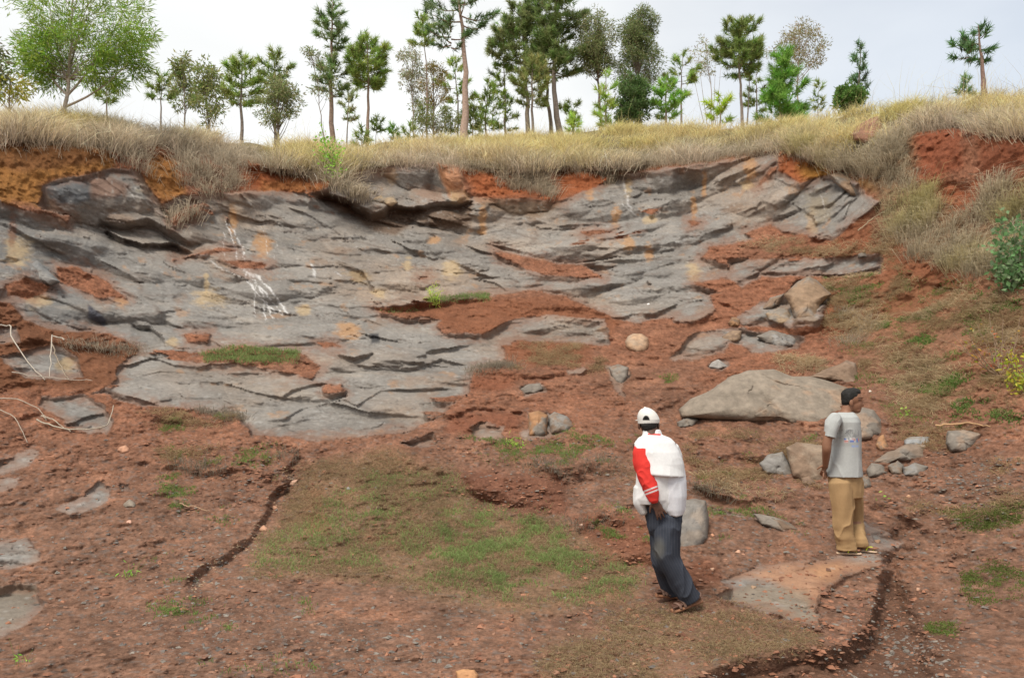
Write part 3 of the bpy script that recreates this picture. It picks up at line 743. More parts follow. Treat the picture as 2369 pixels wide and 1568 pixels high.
ter_u = us; ter_t = tt
def ground_at(u, v):
    """world point of the visible ground on the line of sight (u, v)"""
    fj = np.interp(u, us, np.arange(NC)); j = int(min(NC - 2, fj)); a = fj - j
    s = np.interp(u, us, skyv)
    if v <= 1640: fi = (v - s) / (1640 - s) * (NR - 1)
    else: fi = NR + (v - 1655) / 21.0
    fi = min(max(fi, 0), NRT - 2.001); i = int(fi); b = fi - i
    T = TER_P
    return (T[i, j] * (1 - a) + T[i, j + 1] * a) * (1 - b) + (T[i + 1, j] * (1 - a) + T[i + 1, j + 1] * a) * b
# ------------------------------------------------------------------ boulders, stones, sticks
M_BOULD = mat_tint('boulder_rock', rough=.8, nscale=9, namp=.30, bump=.6, bscale=20, spec=.25, bdist=.03)
GREY, BRN, ORG, PINK = (.185,.160,.136), (.19,.128,.088), (.36,.19,.095), (.44,.24,.155)
def cw(pts): return [(.4806 * a + 1563.5, .4806 * b + 815) for a, b in pts]      # close survey of the lower right
def boulder(name, label, cat, pts, thick, col, col2=None, seed=0, sink=0.0, group=None, fac=.5, rough=1.0):
    """stone with a surveyed outline: a front and a back shell closed along the rim"""
    pts = np.asarray(pts, float)
    # resample the outline
    q = np.vstack([pts, pts[:1]]); sl_ = np.linalg.norm(np.diff(q, axis=0), axis=1); cu = np.concatenate([[0], np.cumsum(sl_)])
    n = int(np.clip(cu[-1] / 3.0, 24, 160)); s = np.linspace(0, cu[-1], n, endpoint=False)
    O = np.stack([np.interp(s, cu, q[:, 0]), np.interp(s, cu, q[:, 1])], -1)
    c = O.mean(0)
    G = np.array([ground_at(*p) for p in O]); yg = G[:, 1]
    A = np.stack([O[:, 0] - c[0], O[:, 1] - c[1], np.ones(n)], -1)
    lo = O[:, 1].max()
    yb = float(np.median(yg[O[:, 1] > lo - .35 * (lo - O[:, 1].min())]))
    ky = -min(.004 * yb, .35 * (yg.max() - yg.min() + .01) / max(8, lo - O[:, 1].min()))       # lean back a little
    sc = yb / F
    rings = max(4, int(np.ptp(O[:, 0]) / 9)); rings = min(rings, 34)
    V = []; rr_ = np.linspace(0, 1, rings + 1)[1:]
    for side in (-1, 1):
        for r in (rr_ if side < 0 else rr_[:-1][::-1]):
            P2 = c + (O - c) * r
            prof = (1 - r ** 2.6) ** .5
            Y = yb + thick * .55 + (P2[:, 1] - lo) * ky + side * thick * prof
            V.append(at(P2[:, 0], P2[:, 1], Y))
    V = np.concatenate(V)
    cf = at(c[0], c[1], yb + thick * .55 + (c[1] - lo) * ky - thick); cb = at(c[0], c[1], yb + thick * .55 + (c[1] - lo) * ky + thick)
    V = np.vstack([V, cf[None], cb[None]])
    size = np.ptp(O[:, 0]) * sc
    k = 2.4 / max(size, .12)
    Q = V * k + seed * 11.3
    fh, fe, fr = facets(np.stack([Q[:, 0] + .4 * Q[:, 1], Q[:, 2] - .3 * Q[:, 1]], -1) + .35 * np.stack([vnoise(Q, seed), vnoise(Q + 9, seed)], -1), 600 + seed, 1.0, .3)
    disp = size * (.15 * fac * fh * sstep(0, .12, fe) + .045 * rough * fbm(Q * 2, 4, seed + 3, .6) + .02 * rough * np.floor(4 * fbm(Q * .8, 3, seed + 4)) )
    dirn = V - at(c[0], c[1], yb + thick * .6); dirn /= np.linalg.norm(dirn, axis=1, keepdims=True) + 1e-9
    V = V + np.stack([dirn[:, 0] * .25, dirn[:, 1] * 1.0, dirn[:, 2] * .25], -1) * disp[:, None]
    V[:, 2] -= sink
    m = len(V) - 2; nrg = m // n
    i = np.arange(n); i2 = (i + 1) % n
    fs = np.concatenate([np.stack([k_ * n + i, k_ * n + i2, (k_ + 1) * n + i2, (k_ + 1) * n + i], -1) for k_ in range(nrg - 1)])
    tri = np.concatenate([np.stack([np.full(n, m), i2, i], -1), np.stack([np.full(n, m + 1), (nrg - 1) * n + i, (nrg - 1) * n + i2], -1)])
    nb_ = fbm(Q * .8, 4, seed + 20, .6); nc_ = fbm(V * 9, 3, seed + 30, .6)
    C = np.ones((len(V), 3)) * np.array(col)
    if col2 is not None:
        mk = sstep(-.05, .35, nb_ + .25 * nc_)[:, None]; C = C * (1 - mk) + np.array(col2) * mk
    C *= (1 + .25 * nc_ + .18 * (fr - .5))[:, None]
    org = at(c[0], lo, yb)
    o = mesh_from(name, V - org, [fs, tri], M_BOULD, colors=np.clip(C, .01, .8))
    o.location = org
    return tag(o, label, cat, group)

boulder('boulder', 'largest domed grey brown boulder, just left of the man in the grey t-shirt', 'boulder', cw([(20,275),(60,222),(130,190),(230,122),(340,82),(470,80),(560,115),(640,112),(730,135),(830,170),(870,270),(880,380),(730,382),(640,372),(540,352),(380,342),(230,332),(100,318),(30,310)]), .42, (.20,.165,.13), (.27,.175,.115), 1, fac=1.1, rough=1.3)
boulder('boulder', 'rounded grey boulder right behind the chest of the man in the grey t-shirt', 'boulder', cw([(845,270),(900,262),(950,275),(992,330),(1002,400),(950,425),(890,440),(840,400)]), .3, GREY, (.24,.175,.13), 2, fac=.9)
boulder('rock_block', 'brown block with a dark crumbly end standing above the man in the grey t-shirt', 'rock', cw([(640,118),(700,85),(780,62),(820,35),(865,50),(890,160),(860,180),(810,150),(700,135)]), .25, BRN, (.27,.20,.155), 3, fac=.9)
boulder('stone', 'angular orange brown stone just above the stone pile', 'stone', cw([(958,445),(975,410),(998,392),(1026,455),(1020,475),(985,484)]), .07, ORG, BRN, 4, fac=1)
boulder('flat_stone', 'thin blue grey slab at the back of the stone pile, right of the men', 'rock slab', cw([(1098,425),(1120,408),(1180,403),(1222,406),(1224,442),(1160,448),(1100,445)]), .08, (.25,.25,.25), GREY, 5, fac=.8)
boulder('flat_stone', 'long flat grey brown slab lying across the stone pile right of the man', 'rock slab', cw([(948,530),(990,495),(1040,470),(1110,440),(1222,440),(1226,500),(1180,538),(1110,522),(1050,520),(1000,545)]), .14, (.22,.165,.125), GREY, 6, fac=.8)
boulder('stone', 'grey triangular stone at the lower left of the stone pile', 'stone', cw([(918,565),(940,530),(995,540),(1032,580),(975,602),(928,604)]), .10, GREY, None, 7, fac=.9)
boulder('stone', 'brown wedge shaped stone at the front of the stone pile', 'stone', cw([(1015,545),(1068,520),(1100,545),(1092,592),(1040,588)]), .07, BRN, GREY, 8, fac=1)
boulder('stone', 'grey angular stone at the right front corner of the stone pile', 'stone', cw([(1098,555),(1150,530),(1216,548),(1205,575),(1150,600),(1100,592)]), .09, GREY, (.2,.19,.18), 9, fac=1)
boulder('boulder', 'lone squarish grey boulder at the far right below a dry stick', 'boulder', cw([(1308,378),(1385,370),(1472,392),(1440,455),(1400,492),(1322,482),(1298,440)]), .15, GREY, (.27,.20,.15), 10, fac=.8)
boulder('flat_stone', 'broad brown slab partly hidden behind the back of the man in the grey t-shirt', 'rock slab', cw([(525,455),(580,430),(730,450),(745,600),(705,640),(640,640),(560,600),(545,540)]), .16, BRN, (.22,.165,.12), 11, fac=.6)
boulder('stone', 'pale grey broken stone on the grass between the two men', 'stone', cw([(398,535),(440,492),(512,475),(550,540),(592,612),(540,604),(430,582)]), .10, (.22,.205,.19), GREY, 12, fac=.9)
boulder('stone', 'small dark brown wedge stone in front of the broad brown slab', 'stone', cw([(600,605),(640,588),(682,630),(650,645),(608,635)]), .06, (.18,.12,.085), BRN, 13, fac=1)
boulder('stone', 'half buried grey stone touching the khaki trousers of the man', 'stone', cw([(890,585),(930,600),(948,645),(925,662),(890,660)]), .08, GREY, BRN, 14)
boulder('boulder', 'tall rough grey boulder right behind the dark trousers of the man in the cap', 'boulder', cw([(-5,740),(40,712),(90,700),(145,712),(160,800),(152,900),(90,972),(30,975),(-10,900)]), .18, (.18,.165,.15), (.21,.175,.145), 15, fac=.8)
boulder('stone', 'small pale grey stone on the red earth above the largest domed boulder', 'stone', cw([(150,72),(175,45),(205,33),(258,70),(200,84)]), .10, (.29,.27,.25), None, 16)
boulder('stone', 'low grey stone at the left foot of the largest domed boulder', 'stone', cw([(0,335),(60,308),(112,322),(80,362),(15,362)]), .10, GREY, BRN, 17, fac=1)
boulder('boulder', 'round smooth tan boulder resting in the red earth beside the big flat slab', 'boulder', [(1446,790),(1452,778),(1465,771),(1485,772),(1500,782),(1502,800),(1495,815),(1475,819),(1457,812),(1448,803)], .24, (.40,.26,.165), (.33,.24,.17), 18, fac=.12, rough=.3)
boulder('rock_block', 'square brown block sticking out of the dry grass at the top right', 'rock', [(1968,312),(1985,290),(2010,276),(2034,268),(2043,290),(2040,325),(2018,340),(2000,335),(1975,325)], .5, (.24,.125,.08), BRN, 19, fac=.7)
boulder('stone', 'pointed grey stone leaning on the rock at the far left', 'stone', [(36,632),(60,612),(88,602),(140,652),(120,662),(60,650)], .35, (.17,.17,.17), (.21,.20,.19), 20, fac=.9)
boulder('stone', 'pale tan rounded stone lying on the grey rock below the orange stained rock', 'stone', [(858,462),(880,452),(910,452),(922,470),(905,478),(868,470)], .25, (.34,.25,.16), GREY, 21, fac=.4)
boulder('stone', 'orange cut stone at the very bottom edge of the view', 'stone', [(1054,1552),(1068,1546),(1098,1547),(1108,1562),(1104,1580),(1060,1580)], .05, (.50,.27,.13), (.42,.22,.11), 22, fac=.9)
boulder('stone', 'reddish rounded stone alone on the bare earth at the left', 'stone', [(270,1042),(276,1033),(290,1029),(300,1038),(298,1046),(284,1050)], .05, (.36,.19,.12), PINK, 23, fac=.4)
boulder('stone', 'largest pinkish stone, wedged at the top of the narrow rill', 'stone', [(633,1138),(640,1125),(656,1120),(662,1132),(655,1143),(640,1147)], .06, PINK, ORG, 24, fac=.5)
boulder('stone', 'pink stone with moss at the upper end of the rill', 'stone', [(666,1122),(676,1111),(690,1108),(688,1116),(676,1126)], .05, (.46,.28,.20), None, 25, fac=.5)
for i_, (lab, cu, cv, r, c) in enumerate([
 ('rounded orange pebble on the leaf litter halfway down the rill', 610, 1223, 11, PINK), ('small orange pebble below the largest pinkish stone in the rill', 636, 1174, 7, PINK),
 ('little pale pebble near the lower end of the rill', 541, 1287, 6, (.42,.30,.21)), ('pale pink pebble on the gravelly earth left of the rill', 299, 1207, 7, (.52,.30,.22)),
 ('orange pebble beside the tall rough boulder behind the man in the cap', 1648, 1238, 6, (.55,.28,.17)), ('tan pebble on the stained slab in front of the man in the grey t-shirt', 1743, 1358, 7, (.40,.26,.17)),
 ('smooth tan pebble on the wet rock in the gully', 2030, 1252, 8, (.36,.22,.14)), ('pale stone chip on the slope far right', 2102, 1148, 6, (.50,.28,.17)),
 ('white pebble on the earth above the bare head of the man', 2013, 905, 4, (.66,.60,.52)), ('orange pebble under the red earth bank, left of the cap', 1083, 1047, 5, PINK),
 ('pale pebble in the turf below the red clods', 1345, 1214, 5, (.50,.33,.25)), ('flat grey stone lying on the earth at the left', 300, 1166, 15, (.24,.20,.16)),
 ('orange stone on the rim of the gully at the right', 2125, 1363, 7, (.46,.27,.18)), ('orange stone stuck in the red bank at the top right', 2228, 312, 12, (.30,.125,.065)),
 ('white pebble on the big flat slab in the middle', 1500, 704, 4, (.62,.58,.56)), ('grey pebble on the turf at the top of the rill', 806, 1130, 6, (.22,.21,.2)),
 ('small tan stone on the brown earth near the bottom right of the turf', 1466, 1535, 6, (.42,.27,.17)), ('pale chip on the trodden earth left of the stained slab', 1648, 1316, 6, (.50,.30,.2)),
 ('orange chip of stone below the largest domed boulder', 1708, 1276, 7, (.48,.28,.19))]):
    a_ = np.linspace(0, 2 * math.pi, 9)[:-1] + i_
    rr0 = r * (1 + .22 * np.sin(3 * a_ + i_ * 1.7))
    boulder('pebble', lab, 'pebble', np.stack([cu + rr0 * np.cos(a_), cv + .68 * rr0 * np.sin(a_)], -1), r * D_[0] * 0 + r * float(ground_at(cu, cv)[1]) / F * .8, c, None, 40 + i_, fac=.5)

def c6(pts): return [(1563.5 + .34 * a, 417 + .34 * b) for a, b in pts]           # close survey of the upper right
boulder('rock_block', 'tall pointed block with a brown face, standing right of the rock outcrop', 'rock', c6([(745,775),(830,690),(900,650),(960,680),(1060,775),(985,850),(970,990),(820,985),(790,900)]), .45, (.23,.155,.10), GREY, 60, fac=.9)
boulder('flat_stone', 'narrow slab leaning left against the tall pointed block', 'rock slab', c6([(580,885),(640,800),(740,770),(705,850),(640,890)]), .2, GREY, BRN, 61, fac=1)
boulder('rock_block', 'grey and tan block at the left foot of the tall pointed block', 'rock', c6([(610,905),(700,865),(770,880),(822,980),(700,985),(622,950)]), .25, (.22,.19,.16), (.28,.20,.13), 62, fac=1)
boulder('rock_block', 'small square brown block at the left end of the outcrop below the big slab', 'rock', c6([(355,970),(382,930),(446,935),(440,1000),(370,1002)]), .15, (.24,.13,.065), BRN, 63, fac=1)
boulder('rock_block', 'low grey broken slab at the front of the outcrop, near the dead branches', 'rock slab', c6([(545,1060),(650,1018),(800,1050),(872,1075),(820,1130),(700,1152),(600,1110)]), .25, (.21,.20,.19), GREY, 64, fac=1)
boulder('rock_block', 'rounded brown block between the grey slabs of the outcrop', 'rock', c6([(315,1062),(380,1020),(452,1020),(442,1090),(380,1112),(320,1100)]), .2, BRN, (.25,.17,.11), 65, fac=.8)
boulder('stone', 'small domed grey stone on red earth under the right grass bank', 'stone', c6([(1232,505),(1280,470),(1330,480),(1344,532),(1240,530)]), .2, GREY, None, 66)
boulder('rock_block', 'orange sided block sticking out of the small red bank left of the cap', 'rock', [(1222,955),(1245,948),(1268,960),(1266,1006),(1240,1016),(1222,1012)], .2, (.30,.16,.08), GREY, 67, fac=.9)
boulder('flat_stone', 'curved grey slab emerging from the earth just left of the white cap', 'rock slab', [(1268,962),(1282,952),(1312,962),(1332,986),(1315,1002),(1272,1006)], .2, (.22,.20,.18), BRN, 68, fac=.7)
boulder('rock_block', 'brown angular block at the top right corner of the rock face', 'rock', [(1920,404),(1945,396),(1975,404),(2002,432),(2006,458),(1972,455),(1940,432)], .35, (.22,.15,.10), GREY, 69, fac=1)
boulder('stone', 'half buried grey stone in the red earth left of the largest domed boulder', 'stone', [(1408,850),(1430,842),(1455,850),(1452,872),(1440,892),(1424,886),(1414,868)], .12, GREY, BRN, 70, fac=.8)
boulder('stone', 'flat grey stone peeking from the small red bank in the middle', 'stone', [(1200,900),(1222,888),(1252,886),(1260,900),(1240,910),(1210,912)], .12, GREY, None, 71, fac=.8)
boulder('stone', 'low grey stone half buried under dead roots between the men', 'stone', [(1742,1188),(1790,1194),(1830,1210),(1850,1226),(1812,1231),(1760,1212)], .1, GREY, BRN, 72, fac=.8)

# loose gravel: chips nobody could count
def chips(n, polys, smin, smax, seed, cols):
    r = np.random.default_rng(seed)
    V = []; Fs = []; C = []
    base = np.array([[-1,-.7,0],[.9,-.8,0],[1,.6,0],[-.6,.9,0],[-.5,-.3,.7],[.5,-.35,.6],[.4,.4,.65],[-.3,.45,.55]])
    bf = np.array([[0,1,5,4],[1,2,6,5],[2,3,7,6],[3,0,4,7],[4,5,6,7]])
    k = 0
    while k < n:
        u0, v0, su_, sv_ = polys[r.integers(len(polys))]
        u = r.normal(u0, su_); v = r.normal(v0, sv_)
        if v < 1010 or v > 1630 or u < -80 or u > 2450: continue
        p = ground_at(u, v)
        s = smin + (smax - smin) * r.random() ** 3
        a = r.random() * 6.28; ca, sa = math.cos(a), math.sin(a)
        b = base * (1 + .35 * r.normal(size=(8, 3))) * np.array([1, .75, .55]) * s
        b = np.stack([b[:, 0] * ca - b[:, 1] * sa, b[:, 0] * sa + b[:, 1] * ca, b[:, 2] - .1 * s], -1)
        V.append(b + p); Fs.append(bf + 8 * k); c = np.array(cols[r.integers(len(cols))]) * (.75 + .5 * r.random()); C.append(np.repeat(c[None], 8, 0)); k += 1
    o = mesh_from('gravel', np.concatenate(V), np.concatenate(Fs), M_BOULD, smooth=False, colors=np.concatenate(C))
    return o
GC = [(.17,.150,.132), (.145,.125,.112), (.20,.175,.15), (.22,.12,.08), (.26,.14,.09)]
tag(chips(6500, [(300,1230,170,110),(250,1400,200,120),(620,1480,240,70),(480,1330,70,80),(2230,1090,90,30),(2300,1110,80,30),(1700,1400,300,120),(2150,1250,120,120),(1100,1500,350,60),(1850,1230,160,90),(1500,1050,250,60),(600,1110,120,50),(1330,1090,160,50),(2080,1470,60,60),(2150,1520,80,50),(900,1500,300,60)], .006, .030, 5, GC), kind='stuff')

SCC = [(.23,.105,.062), (.19,.088,.055), (.27,.125,.075), (.16,.085,.058)]
sc_ = chips(5200, [(400,1300,260,140),(900,1450,400,90),(1700,1250,250,130),(2150,1250,140,140),(1200,1130,110,35),(1420,1260,60,50),(1950,1450,80,60),(250,1050,200,60),(600,1080,90,40),(1600,1480,200,60),(1150,1010,90,20)], .008, .038, 6, SCC)
sc_.name = 'soil_crumbs'; tag(sc_, kind='stuff')
lit_ = chips(420, [(640,1160,14,16),(600,1225,16,12),(560,1265,16,8),(500,1305,16,9),(455,1350,14,12),(670,1100,9,14)], .006, .022, 8, [(.20,.165,.13), (.34,.25,.16), (.13,.10,.08), (.40,.27,.18)])
lit_.name = 'leaf_litter'; tag(lit_, kind='stuff')

# dry sticks and fallen branches
M_STICK = mat_tint('dry_wood', rough=.8, nscale=40, namp=.3, bump=.3, bscale=80)
def tube(pts, rad, sides=5):
    pts = np.asarray(pts, float); n = len(pts)
    rad = np.broadcast_to(np.asarray(rad, float), (n,))
    t = np.gradient(pts, axis=0); t /= np.linalg.norm(t, axis=1, keepdims=True) + 1e-9
    ref = np.array([.31, .12, .94]) if abs(t[:, 2].mean()) < .8 else np.array([.9, .3, .1])
    a = np.cross(t, ref); a /= np.linalg.norm(a, axis=1, keepdims=True) + 1e-9
    b = np.cross(t, a)
    th = np.arange(sides) * 2 * math.pi / sides
    V = pts[:, None] + rad[:, None, None] * (a[:, None] * np.cos(th)[None, :, None] + b[:, None] * np.sin(th)[None, :, None])
    i = np.arange(n - 1)[:, None] * sides; j = np.arange(sides)[None]; j2 = (j + 1) % sides
    Fq_ = np.stack([i + j, i + j2, i + sides + j2, i + sides + j], -1).reshape(-1, 4)
    return V.reshape(-1, 3), Fq_
def bez(pts, n=14):
    pts = np.asarray(pts, float); d = np.linspace(0, len(pts) - 1, n)
    k = np.arange(len(pts), dtype=float)
    return np.stack([pchip(k, pts[:, i], d) if len(pts) > 2 else np.interp(d, k, pts[:, i]) for i in range(pts.shape[1])], -1)
class Mesh:
    def __init__(s): s.V = []; s.Q = []; s.T = []; s.C = []; s.n = 0
    def add(s, V, Fq_, col=None):
        Fq_ = np.asarray(Fq_); (s.Q if Fq_.shape[1] == 4 else s.T).append(Fq_ + s.n)
        s.V.append(V); s.n += len(V)
        if col is not None: s.C.append(np.broadcast_to(np.asarray(col, float), (len(V), 3)))
    def build(s, name, mat, parent=None, origin=None, smooth=True):
        V = np.concatenate(s.V)
        if origin is not None: V = V - np.asarray(origin)
        fl = ([np.concatenate(s.Q)] if s.Q else []) + ([np.concatenate(s.T)] if s.T else [])
        o = mesh_from(name, V, fl, mat, parent, smooth, np.clip(np.concatenate(s.C), .005, .9) if s.C else None)
        return o
def stick(label, uvl, r, col, group=None):
    """stick lying on the slope; (u, v, lift in m)"""
    P = np.array([ground_at(u, v) + np.array([0, -.02, l]) for u, v, l in uvl])
    P = bez(P, 16); P += .006 * np.random.default_rng(len(label)).normal(size=P.shape)
    m = Mesh(); V, q_ = tube(P, np.linspace(r, r * .45, len(P)), 5); m.add(V, q_, np.array(col))
    o = m.build('dry_stick', M_STICK, origin=P[0]); o.location = P[0]
    return tag(o, label, 'stick', group)
SG = (.42, .37, .31)
stick('long pale stick curving down over the left earth slope', [(-20,762,.05),(22,770,.12),(28,800,.12),(70,850,.06),(105,885,.04)], .014, SG)
stick('bent grey stick arching over the lichen stained rock at the left', [(150,800,.10),(120,805,.2),(118,850,.16),(115,880,.04)], .012, SG)
stick('short grey stick lying beside the arched stick on the left rock', [(118,808,.12),(138,850,.06),(160,885,.04)], .012, (.30,.24,.18))
stick('long thin pale stick lying level across the left slope', [(30,872,.06),(120,884,.06),(215,885,.03)], .008, SG)
stick('pale forked stick lying below the flat rock patch at the left', [(88,980,.05),(110,990,.05),(170,1000,.04),(250,998,.08),(265,955,.10)], .012, (.38,.33,.26))
stick('short pale stick crossing the forked stick at the left', [(98,970,.04),(120,980,.06),(165,1003,.03)], .010, (.38,.33,.26))
stick('thin stick at the left edge running over the dark earth', [(-30,938,.08),(30,936,.08),(80,950,.05),(110,975,.03)], .010, (.36,.30,.24))
stick('slender stick drooping at the left edge below the others', [(-20,955,.08),(20,965,.06),(50,1000,.04),(66,1030,.02)], .008, (.36,.30,.24))
stick('thick broken root poking out of the left red bank', [(196,328,.06),(225,330,.12),(262,338,.16)], .035, (.30,.21,.13))
stick('straight brown stick lying behind the lone squarish boulder', [(2165,995,.05),(2230,992,.07),(2290,995,.04)], .014, (.42,.26,.14))
stick('short straw coloured twig at the bottom left of the rill', [(418,1170,.02),(450,1178,.03),(488,1188,.02)], .006, (.45,.30,.19))
stick('pale twig leaning across the rock at the right under the grass bank', [(1985,545,.1),(2020,520,.14),(2050,498,.1)], .012, (.46,.40,.28))
# ------------------------------------------------------------------ trees on the ridge
M_BARK = mat_tint('pine_bark', rough=.9, nscale=14, namp=.45, bump=.6, bscale=25)
M_NEED = mat_tint('needle_foliage', rough=.6, nscale=1.2, namp=.18, bump=0, spec=.2, trans=.5)
M_LEAF = mat_tint('leaf_foliage', rough=.5, nscale=1.5, namp=.2, bump=0, spec=.3, trans=.52)

def needles(C0, D0, n, L, w, col, r, spread=.75, colvar=.25):
    """brushes of needles: C0 centres, D0 directions"""
    m = len(C0)
    C = np.repeat(C0, n, 0); D = np.repeat(D0, n, 0)
    d = D + spread * r.normal(size=(m * n, 3)); d /= np.linalg.norm(d, axis=1, keepdims=True)
    ln = L * (.65 + .5 * r.random((m * n, 1)))
    s = np.cross(d, r.normal(size=(m * n, 3))); s /= np.linalg.norm(s, axis=1, keepdims=True) + 1e-9
    st = C + D * (r.random((m * n, 1)) - .5) * L * .9
    V = np.stack([st - s * w / 2, st + s * w / 2, st + d * ln], 1).reshape(-1, 3)
    Fs = np.arange(m * n * 3).reshape(-1, 3)
    cv = np.repeat((1 + colvar * r.normal(size=(m, 1))).clip(.45, 1.7), n * 3, 0)
    hv = np.repeat(r.random((m, 1)), n * 3, 0)
    cc = np.asarray(col) * 2.9 * cv * np.concatenate([.85 + .5 * hv, np.ones_like(hv), .75 + .4 * hv], 1)
    return V, Fs, cc

def leaves(C0, D0, L, w, col, r, colvar=.25, droop=.0):
    m = len(C0)
    d = D0 + np.array([0, 0, -droop]); d = d / (np.linalg.norm(d, axis=1, keepdims=True) + 1e-9)
    s = np.cross(d, r.normal(size=(m, 3))); s /= np.linalg.norm(s, axis=1, keepdims=True) + 1e-9
    nrm = np.cross(d, s)
    ln = L * (.6 + .7 * r.random((m, 1))); ww = w * (.7 + .5 * r.random((m, 1)))
    V = np.stack([C0, C0 + d * ln * .45 + s * ww / 2 + nrm * ln * .06, C0 + d * ln, C0 + d * ln * .45 - s * ww / 2 + nrm * ln * .06], 1).reshape(-1, 3)
    Fs = np.arange(m * 4).reshape(-1, 4)
    cv = np.repeat((1 + colvar * r.normal(size=(m, 1))).clip(.4, 1.8), 4, 0)
    hv = np.repeat(r.random((m, 1)), 4, 0)
    return V, Fs, np.asarray(col) * 2.3 * cv * np.concatenate([.8 + .6 * hv, np.ones_like(hv), .7 + .5 * hv], 1)

GP, GPL, GYOUNG, GYEL, GEUC, GDARK, GOLV = (.082,.118,.034), (.105,.150,.043), (.085,.165,.030), (.150,.205,.030), (.115,.138,.068), (.045,.080,.032), (.105,.130,.050)
BK, BKR, BKP = (.25,.205,.175), (.30,.215,.17), (.42,.36,.31)
SEED = [0]

def plant_at(u, y, vtop):
    base = at(u, 400, y); base[2] = hill_z(u, y) - .05
    return base

